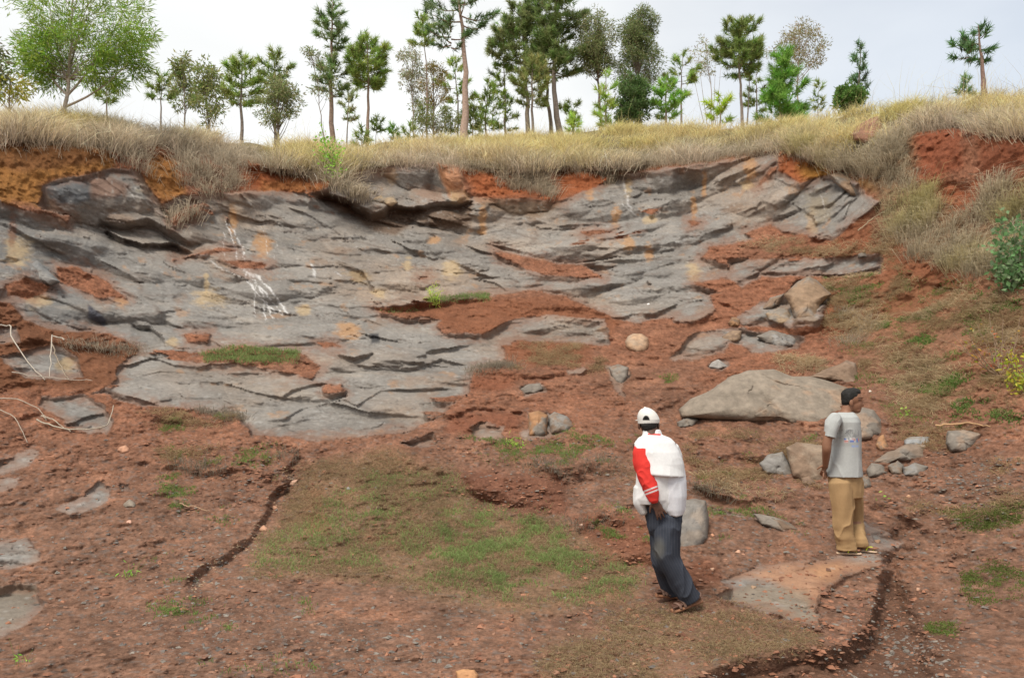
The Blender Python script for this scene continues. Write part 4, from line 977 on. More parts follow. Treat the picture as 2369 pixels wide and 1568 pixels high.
def tree(name, label, u, y, vtop, crowns, col, kind='pine', ub=None, trunk=.10, tufts=1.0, group=None, bark=BK, cat='tree', wood_top=None, L=None, vbase=None, forks=None):
    """crowns: list of (u centre, v top, v bottom, half width) lobes as surveyed; u: trunk top column, ub: trunk foot column"""
    SEED[0] += 1
    r = np.random.default_rng(1000 + SEED[0])
    ub = u if ub is None else ub
    sc = y / F
    base = at(ub, 400, y); base[2] = hill_z(ub, y) - .06
    if vbase is not None: base = ground_at(ub, vbase) - np.array([0, 0, .05]); y = base[1]; sc = y / F
    top = at(u, vtop, y)
    root = empty(name, base, label, cat, group)
    hgt = top[2] - base[2]
    wood = Mesh()
    k = np.linspace(0, 1, 14)[:, None]
    bend = np.array([r.normal() * .02, r.normal() * .02, 0]) * hgt
    TP = base * (1 - k) + top * k + bend * np.sin(k * math.pi) + .004 * hgt * r.normal(size=(14, 3)) * [1, 1, 0]
    fl = 1 + .5 * np.exp(-k[:, 0] * 14)
    wood.add(*tube(TP, trunk * (1 - .88 * k[:, 0]) * fl, 7), np.asarray(bark))
    for (fu, fv, tf) in (forks or []):                                    # extra stems
        p0 = TP[int(tf * 13)]; p1 = at(fu, fv, y + r.normal() * .3)
        kk = np.linspace(0, 1, 8)[:, None]
        FP = p0 * (1 - kk) + p1 * kk + np.array([0, 0, -.06 * hgt]) * np.sin(kk * math.pi)
        wood.add(*tube(FP, trunk * .6 * (1 - .8 * kk[:, 0]), 6), np.asarray(bark))
    TC, TD, LC, LD = [], [], [], []
    for (cu, vt, vb, hw) in crowns:
        zt, zb = at(cu, vt, y)[2], at(cu, vb, y)[2]; R = hw * sc; ch = zt - zb
        cx = at(cu, (vt + vb) / 2, y)[0]
        if kind == 'pine':
            nb = int(np.clip(ch / .13 * tufts, 8, 90))
            for i in range(nb):
                t = (i + r.random()) / nb
                prof = (min(1, (1 - t) * 1.9 + .10)) * (.55 + .45 * min(1, t * 5 + .25)) * (.62 + .45 * r.random())
                a = i * 2.4 + r.normal() * .5
                ln = R * prof
                zz = zb + ch * t * .93
                f = np.clip((zz - base[2]) / hgt, 0, 1)
                st = base * (1 - f) + top * f
                st = np.array([np.interp(zz, TP[:, 2], TP[:, 0]), np.interp(zz, TP[:, 2], TP[:, 1]), zz - .10 * ln])
                st[0] = st[0] * .35 + cx * .65 if abs(st[0] - cx) > R * .5 else st[0]
                ex = np.array([cx - st[0], 0, 0]) * .6
                kk = np.linspace(0, 1, 6)[:, None]
                tip = st + ex + np.array([math.cos(a) * ln, math.sin(a) * ln, ln * (.10 + .45 * t) + .05 * ch * t])
                BP = st * (1 - kk) + tip * kk + np.array([0, 0, -.14 * ln]) * np.sin(kk * math.pi)
                wood.add(*tube(BP, np.linspace(max(.008, trunk * .22), .005, 6), 4), np.asarray(bark) * .9)
                nt = max(2, int(ln / .13 * (1.4 + tufts)))
                q_ = 1 - r.random(nt) ** 1.4 * .72
                q_[0] = 1
                side = np.array([-math.sin(a), math.cos(a), 0])
                pc = np.stack([np.interp(q_, kk[:, 0], BP[:, c]) for c in range(3)], -1)
                off = r.normal(size=nt) * .30 * ln * (1.25 - q_); off[0] = 0
                pc = pc + side * off[:, None] + np.array([0, 0, 1]) * (r.random(nt) * .14 * min(1, ln))[:, None]
                dd = np.array([math.cos(a), math.sin(a), 0]) * .6 + side * (np.sign(off) * .35)[:, None] + np.array([0, 0, .45 + .35 * t]) + .25 * r.normal(size=(nt, 3))
                TC.append(pc); TD.append(dd / np.linalg.norm(dd, axis=1, keepdims=True))
        else:
            # boughs fan out, leaves in loose sprays; clumps leave gaps
            nb = int(np.clip(24 * tufts * (1 if kind != 'sparse' else .55), 8, 90))
            for i in range(nb):
                th = r.random() * 6.283; ph = r.random() ** .5
                tz = r.random()
                rad = R * ph * math.sqrt(max(.05, 1 - (1.7 * tz - .8) ** 2)) * .95
                tip = np.array([cx + math.cos(th) * rad, y + math.sin(th) * rad, zb + ch * (.06 + .94 * tz)])
                zs = max(base[2] + .12 * hgt, tip[2] - (.25 + .35 * r.random()) * ch - .2 * rad)
                if kind == 'lance': zs = max(zs, base[2] + .34 * hgt)
                zs = min(zs, top[2])
                st = np.array([np.interp(zs, TP[:, 2], TP[:, 0]), np.interp(zs, TP[:, 2], TP[:, 1]), zs])
                kk = np.linspace(0, 1, 6)[:, None]
                BP = st * (1 - kk) + tip * kk + np.array([math.cos(th), math.sin(th), 0]) * .12 * rad * np.sin(kk * math.pi)
                wood.add(*tube(BP, np.linspace(max(.006, trunk * (.14 if kind == 'lance' else .28)), .004, 6), 4), np.asarray(bark) * .95)
                ns = int(3.2 * tufts) + 3
                nl = 26 if kind == 'leafy' else (12 if kind == 'sparse' else 20)
                sig = R * (.115 if kind != 'sparse' else .11) + .05
                cen = tip + r.normal(size=(ns, 3)) * sig * np.array([1, 1, .8])
                qs = np.repeat(cen, nl, 0)
                sp = r.normal(size=(len(qs), 3)) * sig * .42
                LC.append(qs + sp)
                dd = sp / (np.linalg.norm(sp, axis=1, keepdims=True) + 1e-9) + .6 * (np.repeat(cen, nl, 0) - st) / (np.linalg.norm(tip - st) + .01) + .3 * r.normal(size=qs.shape)
                LD.append(dd)
    wo = wood.build('trunk', M_BARK, root, origin=base)
    cr = Mesh()
    if kind == 'pine':
        V, Fs, cc = needles(np.concatenate(TC), np.concatenate(TD), 20, L or .25, .017 + .0004 * y, col, r)
        cr.add(V, Fs, cc); cr.build('crown', M_NEED, root, origin=base, smooth=False)
    else:
        l_, w_, dr = {'leafy': (.085, .05, .2), 'sparse': (.13, .038, .7), 'euc': (.12, .034, .6), 'lance': (.15, .022, .35)}[kind]
        V, Fs, cc = leaves(np.concatenate(LC), np.concatenate(LD), L or l_, w_ * ((L or l_) / l_), col, r, droop=dr)
        cr.add(V, Fs, cc); cr.build('crown', M_LEAF, root, origin=base, smooth=False)
    return root

# foreground left: the feathery tree, near the bank
tree('feathery_tree', 'largest bright green feathery tree with several pale stems on the left bank', 170, 15.8, -40, [(190,-70,90,150),(110,20,150,95),(270,20,130,100),(90,90,190,75),(265,110,205,65)], (.115,.185,.032), 'lance', ub=143, trunk=.05, tufts=1.15, bark=BKP, vbase=296, forks=[(60,60,.30),(290,20,.28),(110,-10,.32),(330,110,.22),(200,-30,.4)])
tree('leafy_shrub', 'dark twiggy shrub at the far left edge of the ridge', -5, 17.5, 95, [(-12,95,200,28)], (.09,.105,.06), 'sparse', trunk=.03, tufts=.8, vbase=292, cat='shrub')
tree('leafy_shrub', 'low yellowish shrub in the grass left of the feathery tree', 25, 17, 165, [(15,165,230,40)], (.22,.24,.06), 'sparse', trunk=.03, tufts=.9, vbase=290, cat='shrub')
tree('pine_tree', 'small dark pine half hidden behind the feathery tree', 246, 24, 188, [(245,188,240,28)], GP, trunk=.05)
tree('pine_tree', 'small round topped pine on a thin bare stem left of the sparse saplings', 375, 26, 172, [(375,172,232,36)], GP, trunk=.05, tufts=1.3)
tree('gum_sapling', 'sparse olive sapling just right of the small round topped pine', 425, 22, 132, [(425,135,200,24),(430,190,260,34)], GOLV, 'sparse', trunk=.03, bark=BK)
tree('gum_sapling', 'sparse sapling with hanging leaves left of the paired pines', 484, 21, 152, [(482,155,215,34),(490,200,290,38)], GOLV, 'sparse', trunk=.03, tufts=1.1)
tree('pine_tree', 'left one of two dense pines standing close together above the left bank', 562, 27, 128, [(562,128,245,52)], GPL, trunk=.08, tufts=1.5)
tree('pine_tree', 'right one of two dense pines, upright with a narrow top', 632, 28, 118, [(634,118,180,38),(628,170,220,36)], GP, trunk=.07, tufts=1.2)
tree('gum_tree', 'grey green drooping gum below the narrow topped pine', 648, 25, 185, [(648,188,300,42)], GEUC, 'euc', trunk=.05, tufts=1.3)
tree('pine_tree', 'tall pine with two separate foliage tiers, tallest of the left half', 771, 30, -4, [(768,-4,112,44),(766,125,215,48)], (.075,.115,.048), trunk=.13, tufts=1.25, bark=BKR)
tree('gum_sapling', 'thin sparse sapling leaning out left of the tall two tiered pine', 722, 29, 105, [(720,108,160,22),(745,150,225,26)], GEUC, 'sparse', ub=765, trunk=.03, tufts=.6)
tree('pine_tree', 'round crowned pine on a clear straight trunk right of the two tiered pine', 849, 30, 80, [(849,80,205,56)], GPL, trunk=.09, tufts=2.0, bark=BKR)
tree('pine_tree', 'small loose pine between the two tiered pine and the round crowned pine', 807, 33, 195, [(807,195,285,34)], GEUC, trunk=.05, tufts=.8)
tree('pine_tree', 'knee high round young pine at the foot of the round crowned pine', 873, 32, 274, [(873,274,305,17)], GP, trunk=.03, tufts=1.2)
tree('young_pine', 'dark spiky pine seedling in the grass below the round crowned pine', 838, 25, 295, [(838,297,345,20)], GP, trunk=.03, tufts=1.2)
tree('young_pine', 'tiny bright seedling pine on the skyline left of the central trunks', 910, 31, 286, [(910,288,330,16)], GYOUNG, trunk=.03)
tree('young_pine', 'low green seedling pine beside the sparse grey gum', 948, 30, 288, [(948,290,330,18)], GPL, trunk=.03)
tree('gum_tree', 'slender sparse grey gum left of the tallest central pine', 955, 33, 100, [(955,103,180,34),(948,160,245,28)], (.16,.175,.12), 'sparse', ub=962, trunk=.045, tufts=1.2, bark=BKP)
tree('pine_tree', 'thin trunked pine with a small tuft of crown next to the grey gum', 975, 33, 31, [(974,31,110,36)], GPL, ub=983, trunk=.06, tufts=1.2, bark=BKR)
tree('pine_tree', 'tallest central pine with thick reddish trunk and crown leaving the top of the view', 1050, 29, -75, [(1060,-70,50,105),(1028,45,105,58)], (.060,.098,.045), ub=1074, trunk=.17, tufts=.85, bark=(.36,.26,.21))
tree('gum_tree', 'russet tinged leafy tree behind the tallest central pine, on its left', 1003, 34, 148, [(1003,150,260,34)], (.16,.14,.05), 'euc', trunk=.05, tufts=1.0)
tree('pine_tree', 'open pine directly behind the thick reddish trunk', 1050, 35, 126, [(1052,126,235,48)], GPL, trunk=.07, tufts=.75)
tree('gum_tree', 'low leafy undergrowth tree right of the thick reddish trunk', 1005, 32, 235, [(985,240,305,40),(1040,255,310,30)], GOLV, 'euc', trunk=.04, tufts=.8)
tree('pine_tree', 'bushy mid height pine between the thick trunk and the slim dark pine', 1132, 32, 180, [(1132,182,305,46)], GPL, trunk=.06, tufts=.9)
tree('young_pine', 'low bushy pine at the right foot of the thick reddish trunk', 1096, 31, 242, [(1096,245,315,32)], GP, trunk=.04, tufts=1.0)
tree('pine_tree', 'slim dark pine with gappy crown left of the big rounded pine', 1162, 33, 108, [(1160,110,150,26),(1158,150,215,44),(1172,215,300,36)], GP, ub=1172, trunk=.07, tufts=.7)
tree('pine_tree', 'big rounded olive pine, left one of the dense central group', 1205, 33, 4, [(1205,5,80,62),(1195,60,155,82)], (.088,.120,.050), ub=1224, trunk=.13, tufts=1.8)
tree('pine_tree', 'lower drooping pine in front of the big rounded olive pine', 1232, 31, 125, [(1236,125,245,54)], GOLV, ub=1238, trunk=.08, tufts=1.3)
tree('pine_tree', 'tallest dark pine of the dense central group, top leaving the view', 1292, 32, -40, [(1300,-45,60,78),(1290,45,170,70)], (.080,.112,.045), ub=1304, trunk=.15, tufts=1.8, bark=BK)
tree('pine_tree', 'forked pine with leaning trunk between the two largest central pines', 1258, 34, 60, [(1262,65,190,46)], GP, ub=1286, trunk=.12, tufts=.8, bark=BK)
tree('gum_tree', 'grey green gum with open rounded crown right of the tallest dark pine', 1380, 32, 46, [(1378,48,130,54),(1375,110,165,44)], GEUC, 'euc', ub=1394, trunk=.08, tufts=1.7, bark=(.22,.16,.13))
tree('young_pine', 'small pine behind the grass under the tallest dark pine', 1322, 36, 232, [(1322,235,285,30)], GP, trunk=.04)
tree('young_pine', 'yellow green seedling pine in the grass on the middle of the ridge', 1326, 27, 266, [(1326,268,310,18)], (.13,.20,.04), trunk=.03, tufts=1.3, vbase=300)
tree('young_pine', 'bright young pine with upright yellow candles', 1404, 27, 162, [(1404,165,265,32),(1412,240,300,30)], (.13,.19,.045), trunk=.04, tufts=.75)
tree('gum_tree', 'tall full crowned gum above the dark round shrub', 1478, 32, 27, [(1480,30,120,44),(1474,95,205,54)], (.098,.125,.058), 'euc', ub=1482, trunk=.09, tufts=2.0)
tree('leafy_shrub', 'dark round dense shrub on the ridge right of the yellow candled pine', 1462, 28, 188, [(1462,188,285,38)], (.055,.095,.035), 'leafy', trunk=.04, tufts=2.0, cat='shrub')
tree('young_pine', 'bright green bushy pine right of the dark round shrub', 1542, 28, 180, [(1542,182,275,46)], GYOUNG, trunk=.05, tufts=1.3)
tree('pine_tree', 'open mid height pine behind the bright green bushy pine', 1580, 32, 120, [(1580,122,215,44)], GPL, trunk=.06, tufts=.9)
tree('gum_tree', 'nearly bare grey gum with thin upright stems', 1632, 33, 92, [(1625,95,175,30)], (.17,.18,.12), 'sparse', ub=1650, trunk=.035, tufts=.9, bark=BKP, forks=[(1600,150,.1),(1655,140,.1),(1668,150,.1),(1615,130,.15)])
tree('pine_tree', 'flat topped umbrella pine on two thin trunks', 1705, 31, 50, [(1708,50,130,66),(1706,100,165,72)], (.088,.125,.042), ub=1722, trunk=.09, tufts=1.8, forks=[(1735,165,.0)])
tree('young_pine', 'small yellow green bush pine at the foot of the umbrella pine', 1662, 27, 218, [(1662,222,280,38)], GYEL, trunk=.04, tufts=1.1)
tree('young_pine', 'large bright green cone shaped young pine', 1812, 27, 112, [(1812,115,200,40),(1812,180,280,66)], (.070,.145,.030), trunk=.07, tufts=1.8, L=.28)
tree('pine_tree', 'drooping pine between the umbrella pine and the bright cone shaped pine', 1748, 33, 150, [(1750,155,260,40)], GP, trunk=.06, tufts=.8)
tree('gum_tree', 'brownish gum with loose round crown behind the bright cone shaped pine', 1852, 33, 66, [(1850,68,170,56)], (.135,.13,.065), 'euc', trunk=.06, tufts=1.3, bark=BKP)
tree('young_pine', 'thin small pine right of the bright cone shaped pine', 1896, 29, 182, [(1896,185,262,18)], GP, trunk=.03, tufts=.7)
tree('pine_tree', 'isolated narrow blue green pine standing alone in the sky', 1991, 22, 95, [(1991,97,190,24),(1993,160,232,28)], (.055,.100,.050), trunk=.05, tufts=1.15, L=.18)
tree('leafy_shrub', 'dark round bush at the left foot of the isolated narrow pine', 1964, 21, 203, [(1964,205,245,28)], (.06,.115,.03), 'leafy', trunk=.03, tufts=1.2, cat='shrub')
tree('pine_tree', 'leaning pine with a dense lopsided crown at the top right', 2262, 18, 60, [(2262,55,140,40),(2222,85,142,32)], (.042,.085,.036), ub=2278, trunk=.065, tufts=1.5, bark=(.27,.18,.15), vbase=240, L=.17)
tree('young_pine', 'small round blue green pine left of the leaning pine', 2230, 18.5, 176, [(2230,178,225,28)], (.085,.125,.07), trunk=.03, tufts=1.2, L=.16)
# ------------------------------------------------------------------ grasses
M_GRASS = mat_tint('dry_grass', rough=.7, nscale=2.0, namp=.25, bump=0, spec=.15, trans=.55)
AU = np.gradient(TER_P, axis=1); AV = np.gradient(TER_P, axis=0)
AREA = np.linalg.norm(np.cross(AU, AV), axis=-1).ravel()
AREA = np.minimum(AREA, np.percentile(AREA, 99.5))
NT = np.cross(AU, AV); NT /= np.linalg.norm(NT, axis=-1, keepdims=True) + 1e-9
NT = np.where(NT[..., 2:3] < 0, -NT, NT).reshape(-1, 3)
NT = .5 * NT + .5 * N_; NT /= np.linalg.norm(NT, axis=1, keepdims=True)

def blades(name, R0, Ln, lean, wid, cb, ct, r, curl=.5, up=None, kind='stuff'):
    """R0 roots, Ln lengths, lean (n,3) sideways part, colours at base and tip"""
    n = len(R0)
    up = np.array([0, 0, 1.0]) if up is None else up
    d0 = up + lean * .6; d0 = d0 / np.linalg.norm(d0, axis=-1, keepdims=True)
    d1 = up * (1 - curl) + lean * 1.7 + np.array([0, 0, -.25]) * curl * r.random((n, 1)); d1 = d1 / (np.linalg.norm(d1, axis=-1, keepdims=True) + 1e-9)
    s = np.cross(d0, r.normal(size=(n, 3))); s /= np.linalg.norm(s, axis=1, keepdims=True) + 1e-9
    Ln = Ln[:, None]; w = np.broadcast_to(np.asarray(wid, float), (n,))[:, None]
    a = R0; b = a + d0 * Ln * .5; c = b + d1 * Ln * .5
    V = np.stack([a - s * w / 2, a + s * w / 2, b - s * w * .4, b + s * w * .4, c], 1).reshape(-1, 3)
    k = np.arange(n)[:, None] * 5
    Q = np.concatenate([k, k + 1, k + 3, k + 2], 1); T = np.concatenate([k + 2, k + 3, k + 4], 1)
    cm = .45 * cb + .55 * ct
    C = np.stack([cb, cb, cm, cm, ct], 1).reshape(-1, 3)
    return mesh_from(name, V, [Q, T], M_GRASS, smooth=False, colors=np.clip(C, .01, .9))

def tussocks(name, weight, nclump, per, lmin, lmax, seed, colf, wid=.012, lean_bias=(0, -.25, 0), spread=.45, rad=.10, curl=.5):
    r = np.random.default_rng(seed)
    w = weight * AREA; p = w / w.sum()
    idx = r.choice(NP, nclump, p=p)
    size = (.55 + .9 * r.random(nclump)) * (1 + .35 * fbm(P_[idx] * .5, 3, seed))
    ci = np.repeat(np.arange(nclump), per); n = len(ci)
    off = r.normal(size=(n, 3)) * rad * size[ci][:, None]
    nn = NT[idx][ci]
    off -= nn * (off * nn).sum(1, keepdims=True)
    R0 = PF[idx][ci] + off - nn * .02
    lean = off / (rad + 1e-6) * .28 + r.normal(size=(n, 3)) * spread * .5 + np.asarray(lean_bias) + r.normal(size=(nclump, 3))[ci] * .16
    lean[:, 2] = 0
    Ln = (lmin + (lmax - lmin) * r.random(n)) * size[ci]
    cb, ct = colf(idx, ci, r)
    return blades(name, R0, Ln, lean, wid, cb, ct, r, curl)

STR, GRYL, GRN = np.array([.84,.68,.34]), np.array([.66,.56,.42]), np.array([.26,.27,.085])
lipv = np.interp(U_, [-900,0,262,330,480,560,650,770,830,1010,1150,1400,1600,1800,1930,2000,2100,2200,2369,3270], [318,322,340,326,350,360,394,414,392,376,396,390,368,342,378,398,300,284,314,314])
above = V_ - lipv
def col_top(idx, ci, r):
    lo = sstep(-45, 5, above[idx])[ci][:, None]
    g = sstep(.0, .5, fbm(P_[idx] * .6, 3, 700) + .25 * sstep(1850, 2200, U_[idx]) + .12)[ci][:, None]
    ct = STR * (1 - lo) + GRYL * lo
    ct = ct * (1 - .5 * g * (1 - lo)) + np.array([.60,.56,.20]) * .5 * g * (1 - lo)
    v = (1 + .22 * r.normal(size=(len(ci), 1))).clip(.5, 1.6) * (1 + .28 * r.normal(size=(idx.size, 1))).clip(.4, 1.5)[ci]
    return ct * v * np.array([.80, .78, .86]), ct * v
sky_at = np.interp(U_, us, skyv)
bare = sstep(.15, .5, fbm(P_ * .9, 4, 710))
clump = .04 + 1.9 * sstep(.0, .30, fbm(P_ * 1.3, 3, 715))
w_top = clump * sstep(8, -4, above + 10 * fbm(P_ * .8, 3, 711)) * (1 - .55 * bare * (U_ > 800) * (U_ < 1900)) * (U_ > -500) * (U_ < 2900)
lm = .55 + .45 * sstep(900, 500, U_) + .25 * sstep(1850, 2200, U_)
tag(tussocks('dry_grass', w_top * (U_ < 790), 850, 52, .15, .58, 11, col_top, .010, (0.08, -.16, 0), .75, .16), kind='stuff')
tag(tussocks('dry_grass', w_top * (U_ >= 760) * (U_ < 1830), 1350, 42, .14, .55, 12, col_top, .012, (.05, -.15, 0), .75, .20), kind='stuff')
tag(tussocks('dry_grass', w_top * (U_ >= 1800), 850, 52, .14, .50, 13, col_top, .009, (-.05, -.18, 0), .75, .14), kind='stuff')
# tall flowering stems above the tussocks
tag(tussocks('grass_stalks', w_top, 420, 4, .55, 1.15, 18, col_top, .006, (.02, -.1, 0), .45, .25, .35), kind='stuff')
# overhanging fringe along the lips
fr = sstep(16, 0, np.abs(above - 2)) * (U_ > -300) * (U_ < 2600) * (1 - .6 * ((U_ > 780) & (U_ < 1060)))
def col_gray(idx, ci, r):
    v = (1 + .22 * r.normal(size=(len(ci), 1))).clip(.5, 1.6)
    c = (np.array([.60,.52,.40]) * (1 - .45 * sstep(700, 900, V_[idx])[ci][:, None])) * v
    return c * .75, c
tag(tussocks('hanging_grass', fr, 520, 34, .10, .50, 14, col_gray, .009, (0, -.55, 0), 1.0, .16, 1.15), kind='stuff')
# tussocks clinging to the left bank and the right slope
wl = (union([[(235,265),(300,262),(335,340),(325,400),(290,395),(262,385),(240,330)], [(425,330),(565,345),(560,440),(500,448),(430,440),(415,380)], [(330,385),(350,380),(352,430),(335,430)]], warp=1) > 0) * 1.0
tag(tussocks('bank_grass', wl, 150, 46, .18, .52, 15, col_gray, .009, (.0, -.28, 0), .6, .13, .7), kind='stuff')
red = union([[(2095,300),(2240,288),(2215,390),(2120,430),(2095,400)], [(2260,312),(2440,316),(2440,415),(2300,420),(2255,400)], [(2150,430),(2265,430),(2240,510),(2170,530)]], warp=1)
wr = (poly([(1830,318),(1900,335),(1990,372),(2015,400),(1990,405),(1930,382),(1840,350)]) > 0) * 1.6 + (poly([(1995,380),(2060,330),(2110,300),(2130,420),(2250,520),(2280,430),(2450,410),(2450,600),(2380,640),(2270,655),(2200,620),(2120,600),(2060,560),(2045,500),(2020,440)], warp=2) > 0) * (red < 2) * (.08 + 1.2 * sstep(-.1, .35, fbm(P_ * 1.3, 3, 720)))
def col_right(idx, ci, r):
    g = .7 * sstep(.05, .5, fbm(P_[idx] * .8, 3, 730))[ci][:, None]
    v = (1 + .22 * r.normal(size=(len(ci), 1))).clip(.5, 1.6)
    c = (np.array([.62,.54,.40]) * (1 - g) + np.array([.55,.50,.20]) * g) * v
    return c * .75, c
tag(tussocks('bank_grass', wr, 520, 48, .18, .60, 16, col_right, .008, (-.10, -.40, 0), .75, .09, 1.0), kind='stuff')
# dead grey tufts on the rock
wd = (union([[(1140,405),(1270,415),(1285,455),(1230,450),(1150,430)], [(770,430),(800,430),(850,452),(840,465),(800,455)], [(395,490),(450,488),(450,515),(400,520)], [(1390,405),(1430,395),(1440,420),(1400,430)]], warp=1) > 0) * 1.0
tag(tussocks('dead_grass', wd, 110, 34, .2, .5, 17, col_gray, .011, (.25, -.4, 0), .6, .10, 1.0), kind='stuff')

# short turf, dry thatch and seedlings on the floor of the quarry
def turf(name, polys, n, lmin, lmax, seed, c1, c2, wid, flat_=.0, nsc=1.5, thr=(-.1, .35), soil=True):
    r = np.random.default_rng(seed)
    w = np.zeros(NP)
    for p, a, sf in polys:
        w = np.maximum(w, a * sstep(-sf, sf, poly(p, 60, 2)))
    w *= sstep(thr[0], thr[1], fbm(P_ * nsc, 4, seed + 5, .6)) * AREA
    if soil: w *= (1 - ROCKM)
    idx = r.choice(NP, n, p=w / w.sum())
    R0 = PF[idx] + r.normal(size=(n, 3)) * .012 * np.array([1, 1, 0]) + AU.reshape(-1, 3)[idx] * (r.random((n, 1)) - .5) + AV.reshape(-1, 3)[idx] * (r.random((n, 1)) - .5)
    lean = r.normal(size=(n, 3)) * (.55 + flat_ * 2.2); lean[:, 2] = 0
    Ln = lmin + (lmax - lmin) * r.random(n) ** 1.5
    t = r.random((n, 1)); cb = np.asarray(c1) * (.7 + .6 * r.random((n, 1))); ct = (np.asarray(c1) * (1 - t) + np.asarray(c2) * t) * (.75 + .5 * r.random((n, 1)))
    return tag(blades(name, R0, Ln, lean, wid, cb * .8, ct, r, .5 + .5 * flat_), kind='stuff')
TURF_MAIN = [(740,1150),(900,1090),(1050,1100),(1110,1180),(1290,1180),(1320,1250),(1480,1330),(1450,1380),(1250,1400),(1150,1390),(900,1340),(700,1320),(590,1330),(620,1250),(720,1210)]
TURF_BR = [(1020,1170),(1120,1190),(1280,1190),(1330,1270),(1470,1330),(1440,1370),(1250,1360),(1180,1390),(1120,1330),(1000,1280)]
turf('green_grass', [(TURF_MAIN, .32, 25), (TURF_BR, 1.0, 20)], 21000, .014, .075, 31, (.27,.37,.12), (.42,.50,.22), .0055, nsc=4.5, thr=(-.30, .45))
turf('dry_thatch', [(TURF_MAIN, .9, 30), ([(690,1080),(900,1040),(1060,1100),(1000,1300),(700,1300),(640,1200)], 1, 20), ([(1250,1470),(1500,1400),(1720,1400),(1900,1470),(1890,1495),(1700,1530),(1600,1600),(1250,1600)], .8, 25), ([(1220,1080),(1460,1020),(1480,1150),(1300,1110)], .7, 15)], 52000, .02, .07, 32, (.36,.26,.15), (.50,.40,.24), .005, .6, thr=(-.35, .2))
turf('green_grass', [([(470,820),(560,805),(700,815),(690,838),(580,842),(480,838)], 1, 8), ([(990,690),(1130,684),(1125,700),(1000,706)], 1, 5), ([(880,715),(980,712),(980,722),(900,724)], .7, 5)], 5500, .03, .09, 33, (.24,.33,.11), (.36,.42,.18), .009, soil=False, thr=(-.6, -.2))
turf('weed_seedlings', [([(380,1040),(640,1040),(600,1150),(460,1250),(400,1380),(520,1420),(700,1400),(760,1540),(500,1540),(350,1400)], .5, 30), ([(1600,1000),(1900,990),(1850,1260),(1650,1250),(1620,1150)], .35, 20), ([(1900,650),(2369,650),(2369,950),(2080,980),(1950,800)], .30, 30), ([(430,945),(560,945),(540,970),(380,1000)], .8, 12), ([(1080,1000),(1480,1000),(1480,1090),(1100,1060)], .4, 20), ([(1330,1180),(1500,1170),(1520,1320),(1480,1330)], .8, 20), ([(1470,870),(1560,870),(1560,900),(1480,910)], .7, 10), ([(2050,880),(2369,880),(2369,1000),(2050,960)], .35, 20)], 21000, .012, .05, 34, (.18,.29,.07), (.30,.40,.13), .006, nsc=2.6, thr=(.12, .42))
turf('mossy_turf', [([(2180,1180),(2369,1170),(2369,1240),(2250,1230)], 1, 14), ([(2220,1290),(2310,1300),(2369,1330),(2369,1400),(2300,1420),(2240,1380)], 1, 16), ([(2160,1440),(2230,1435),(2220,1465),(2160,1460)], .8, 8)], 9000, .008, .035, 35, (.16,.21,.05), (.25,.30,.10), .007, .3, thr=(-.25, .2))
turf('dry_thatch', [([(1900,640),(2150,640),(2369,700),(2369,900),(2150,960),(1980,850),(1910,760)], 1, 30), ([(1600,990),(1900,1030),(1900,1170),(1680,1150),(1580,1080)], .6, 20), ([(1080,860),(1200,800),(1340,800),(1440,850),(1330,870)], .5, 12), ([(360,1050),(640,1040),(660,1130),(420,1100)], .6, 15), ([(330,950),(560,950),(540,990),(350,990)], .6, 12), ([(2050,950),(2369,900),(2369,1200),(2100,1180)], .35, 20), ([(1700,560),(1900,560),(2050,540),(2080,640),(1900,600)], .8, 12)], 52000, .03, .13, 36, (.40,.28,.16), (.58,.45,.27), .006, .6, nsc=1.8, thr=(-.05, .4))
turf('straw_litter', [([(1900,640),(2150,640),(2369,700),(2450,900),(2150,960),(1980,850),(1910,760)], 1, 40), ([(2040,480),(2240,640),(2240,720),(2060,660)], .7, 20), ([(1950,700),(2040,720),(2010,800),(1940,790)], 1, 10), ([(1700,560),(1900,560),(2050,540),(2080,640),(1900,600)], .6, 12), ([(1540,1080),(1850,1130),(1840,1180),(1640,1160)], .5, 14), ([(1780,830),(1960,830),(1940,870),(1800,860)], .9, 10)], 15000, .05, .20, 38, (.50,.38,.23), (.74,.60,.40), .009, .6, nsc=1.6, thr=(-.1, .4))
turf('weed_seedlings', [([(1900,640),(2369,660),(2450,1000),(2050,980),(1950,800)], 1, 40)], 6000, .03, .09, 39, (.15,.24,.06), (.27,.36,.12), .012, .2, nsc=2.6, thr=(.15, .4))
# hanging dry roots on the small soil banks
wroot = np.zeros(NP)
for pts in ([(1090,862),(1130,852),(1190,850)], [(1600,1128),(1690,1150),(1760,1160)], [(1230,1075),(1300,1085),(1400,1070)], [(390,1085),(500,1085)], [(650,1060),(690,1040)], [(160,800),(240,810),(320,812)], [(1940,720),(2010,750),(1960,790)], [(470,950),(560,965)], [(1340,1210),(1440,1205)]):
    d, al, tp, idx = line(pts, 30, 1, .02); wroot[idx] = np.maximum(wroot[idx], sstep(14, 2, np.abs(d)))
tag(tussocks('dead_grass', wroot, 260, 26, .05, .20, 37, col_gray, .0055, (.05, -.5, 0), .9, .08, 1.1), kind='stuff')

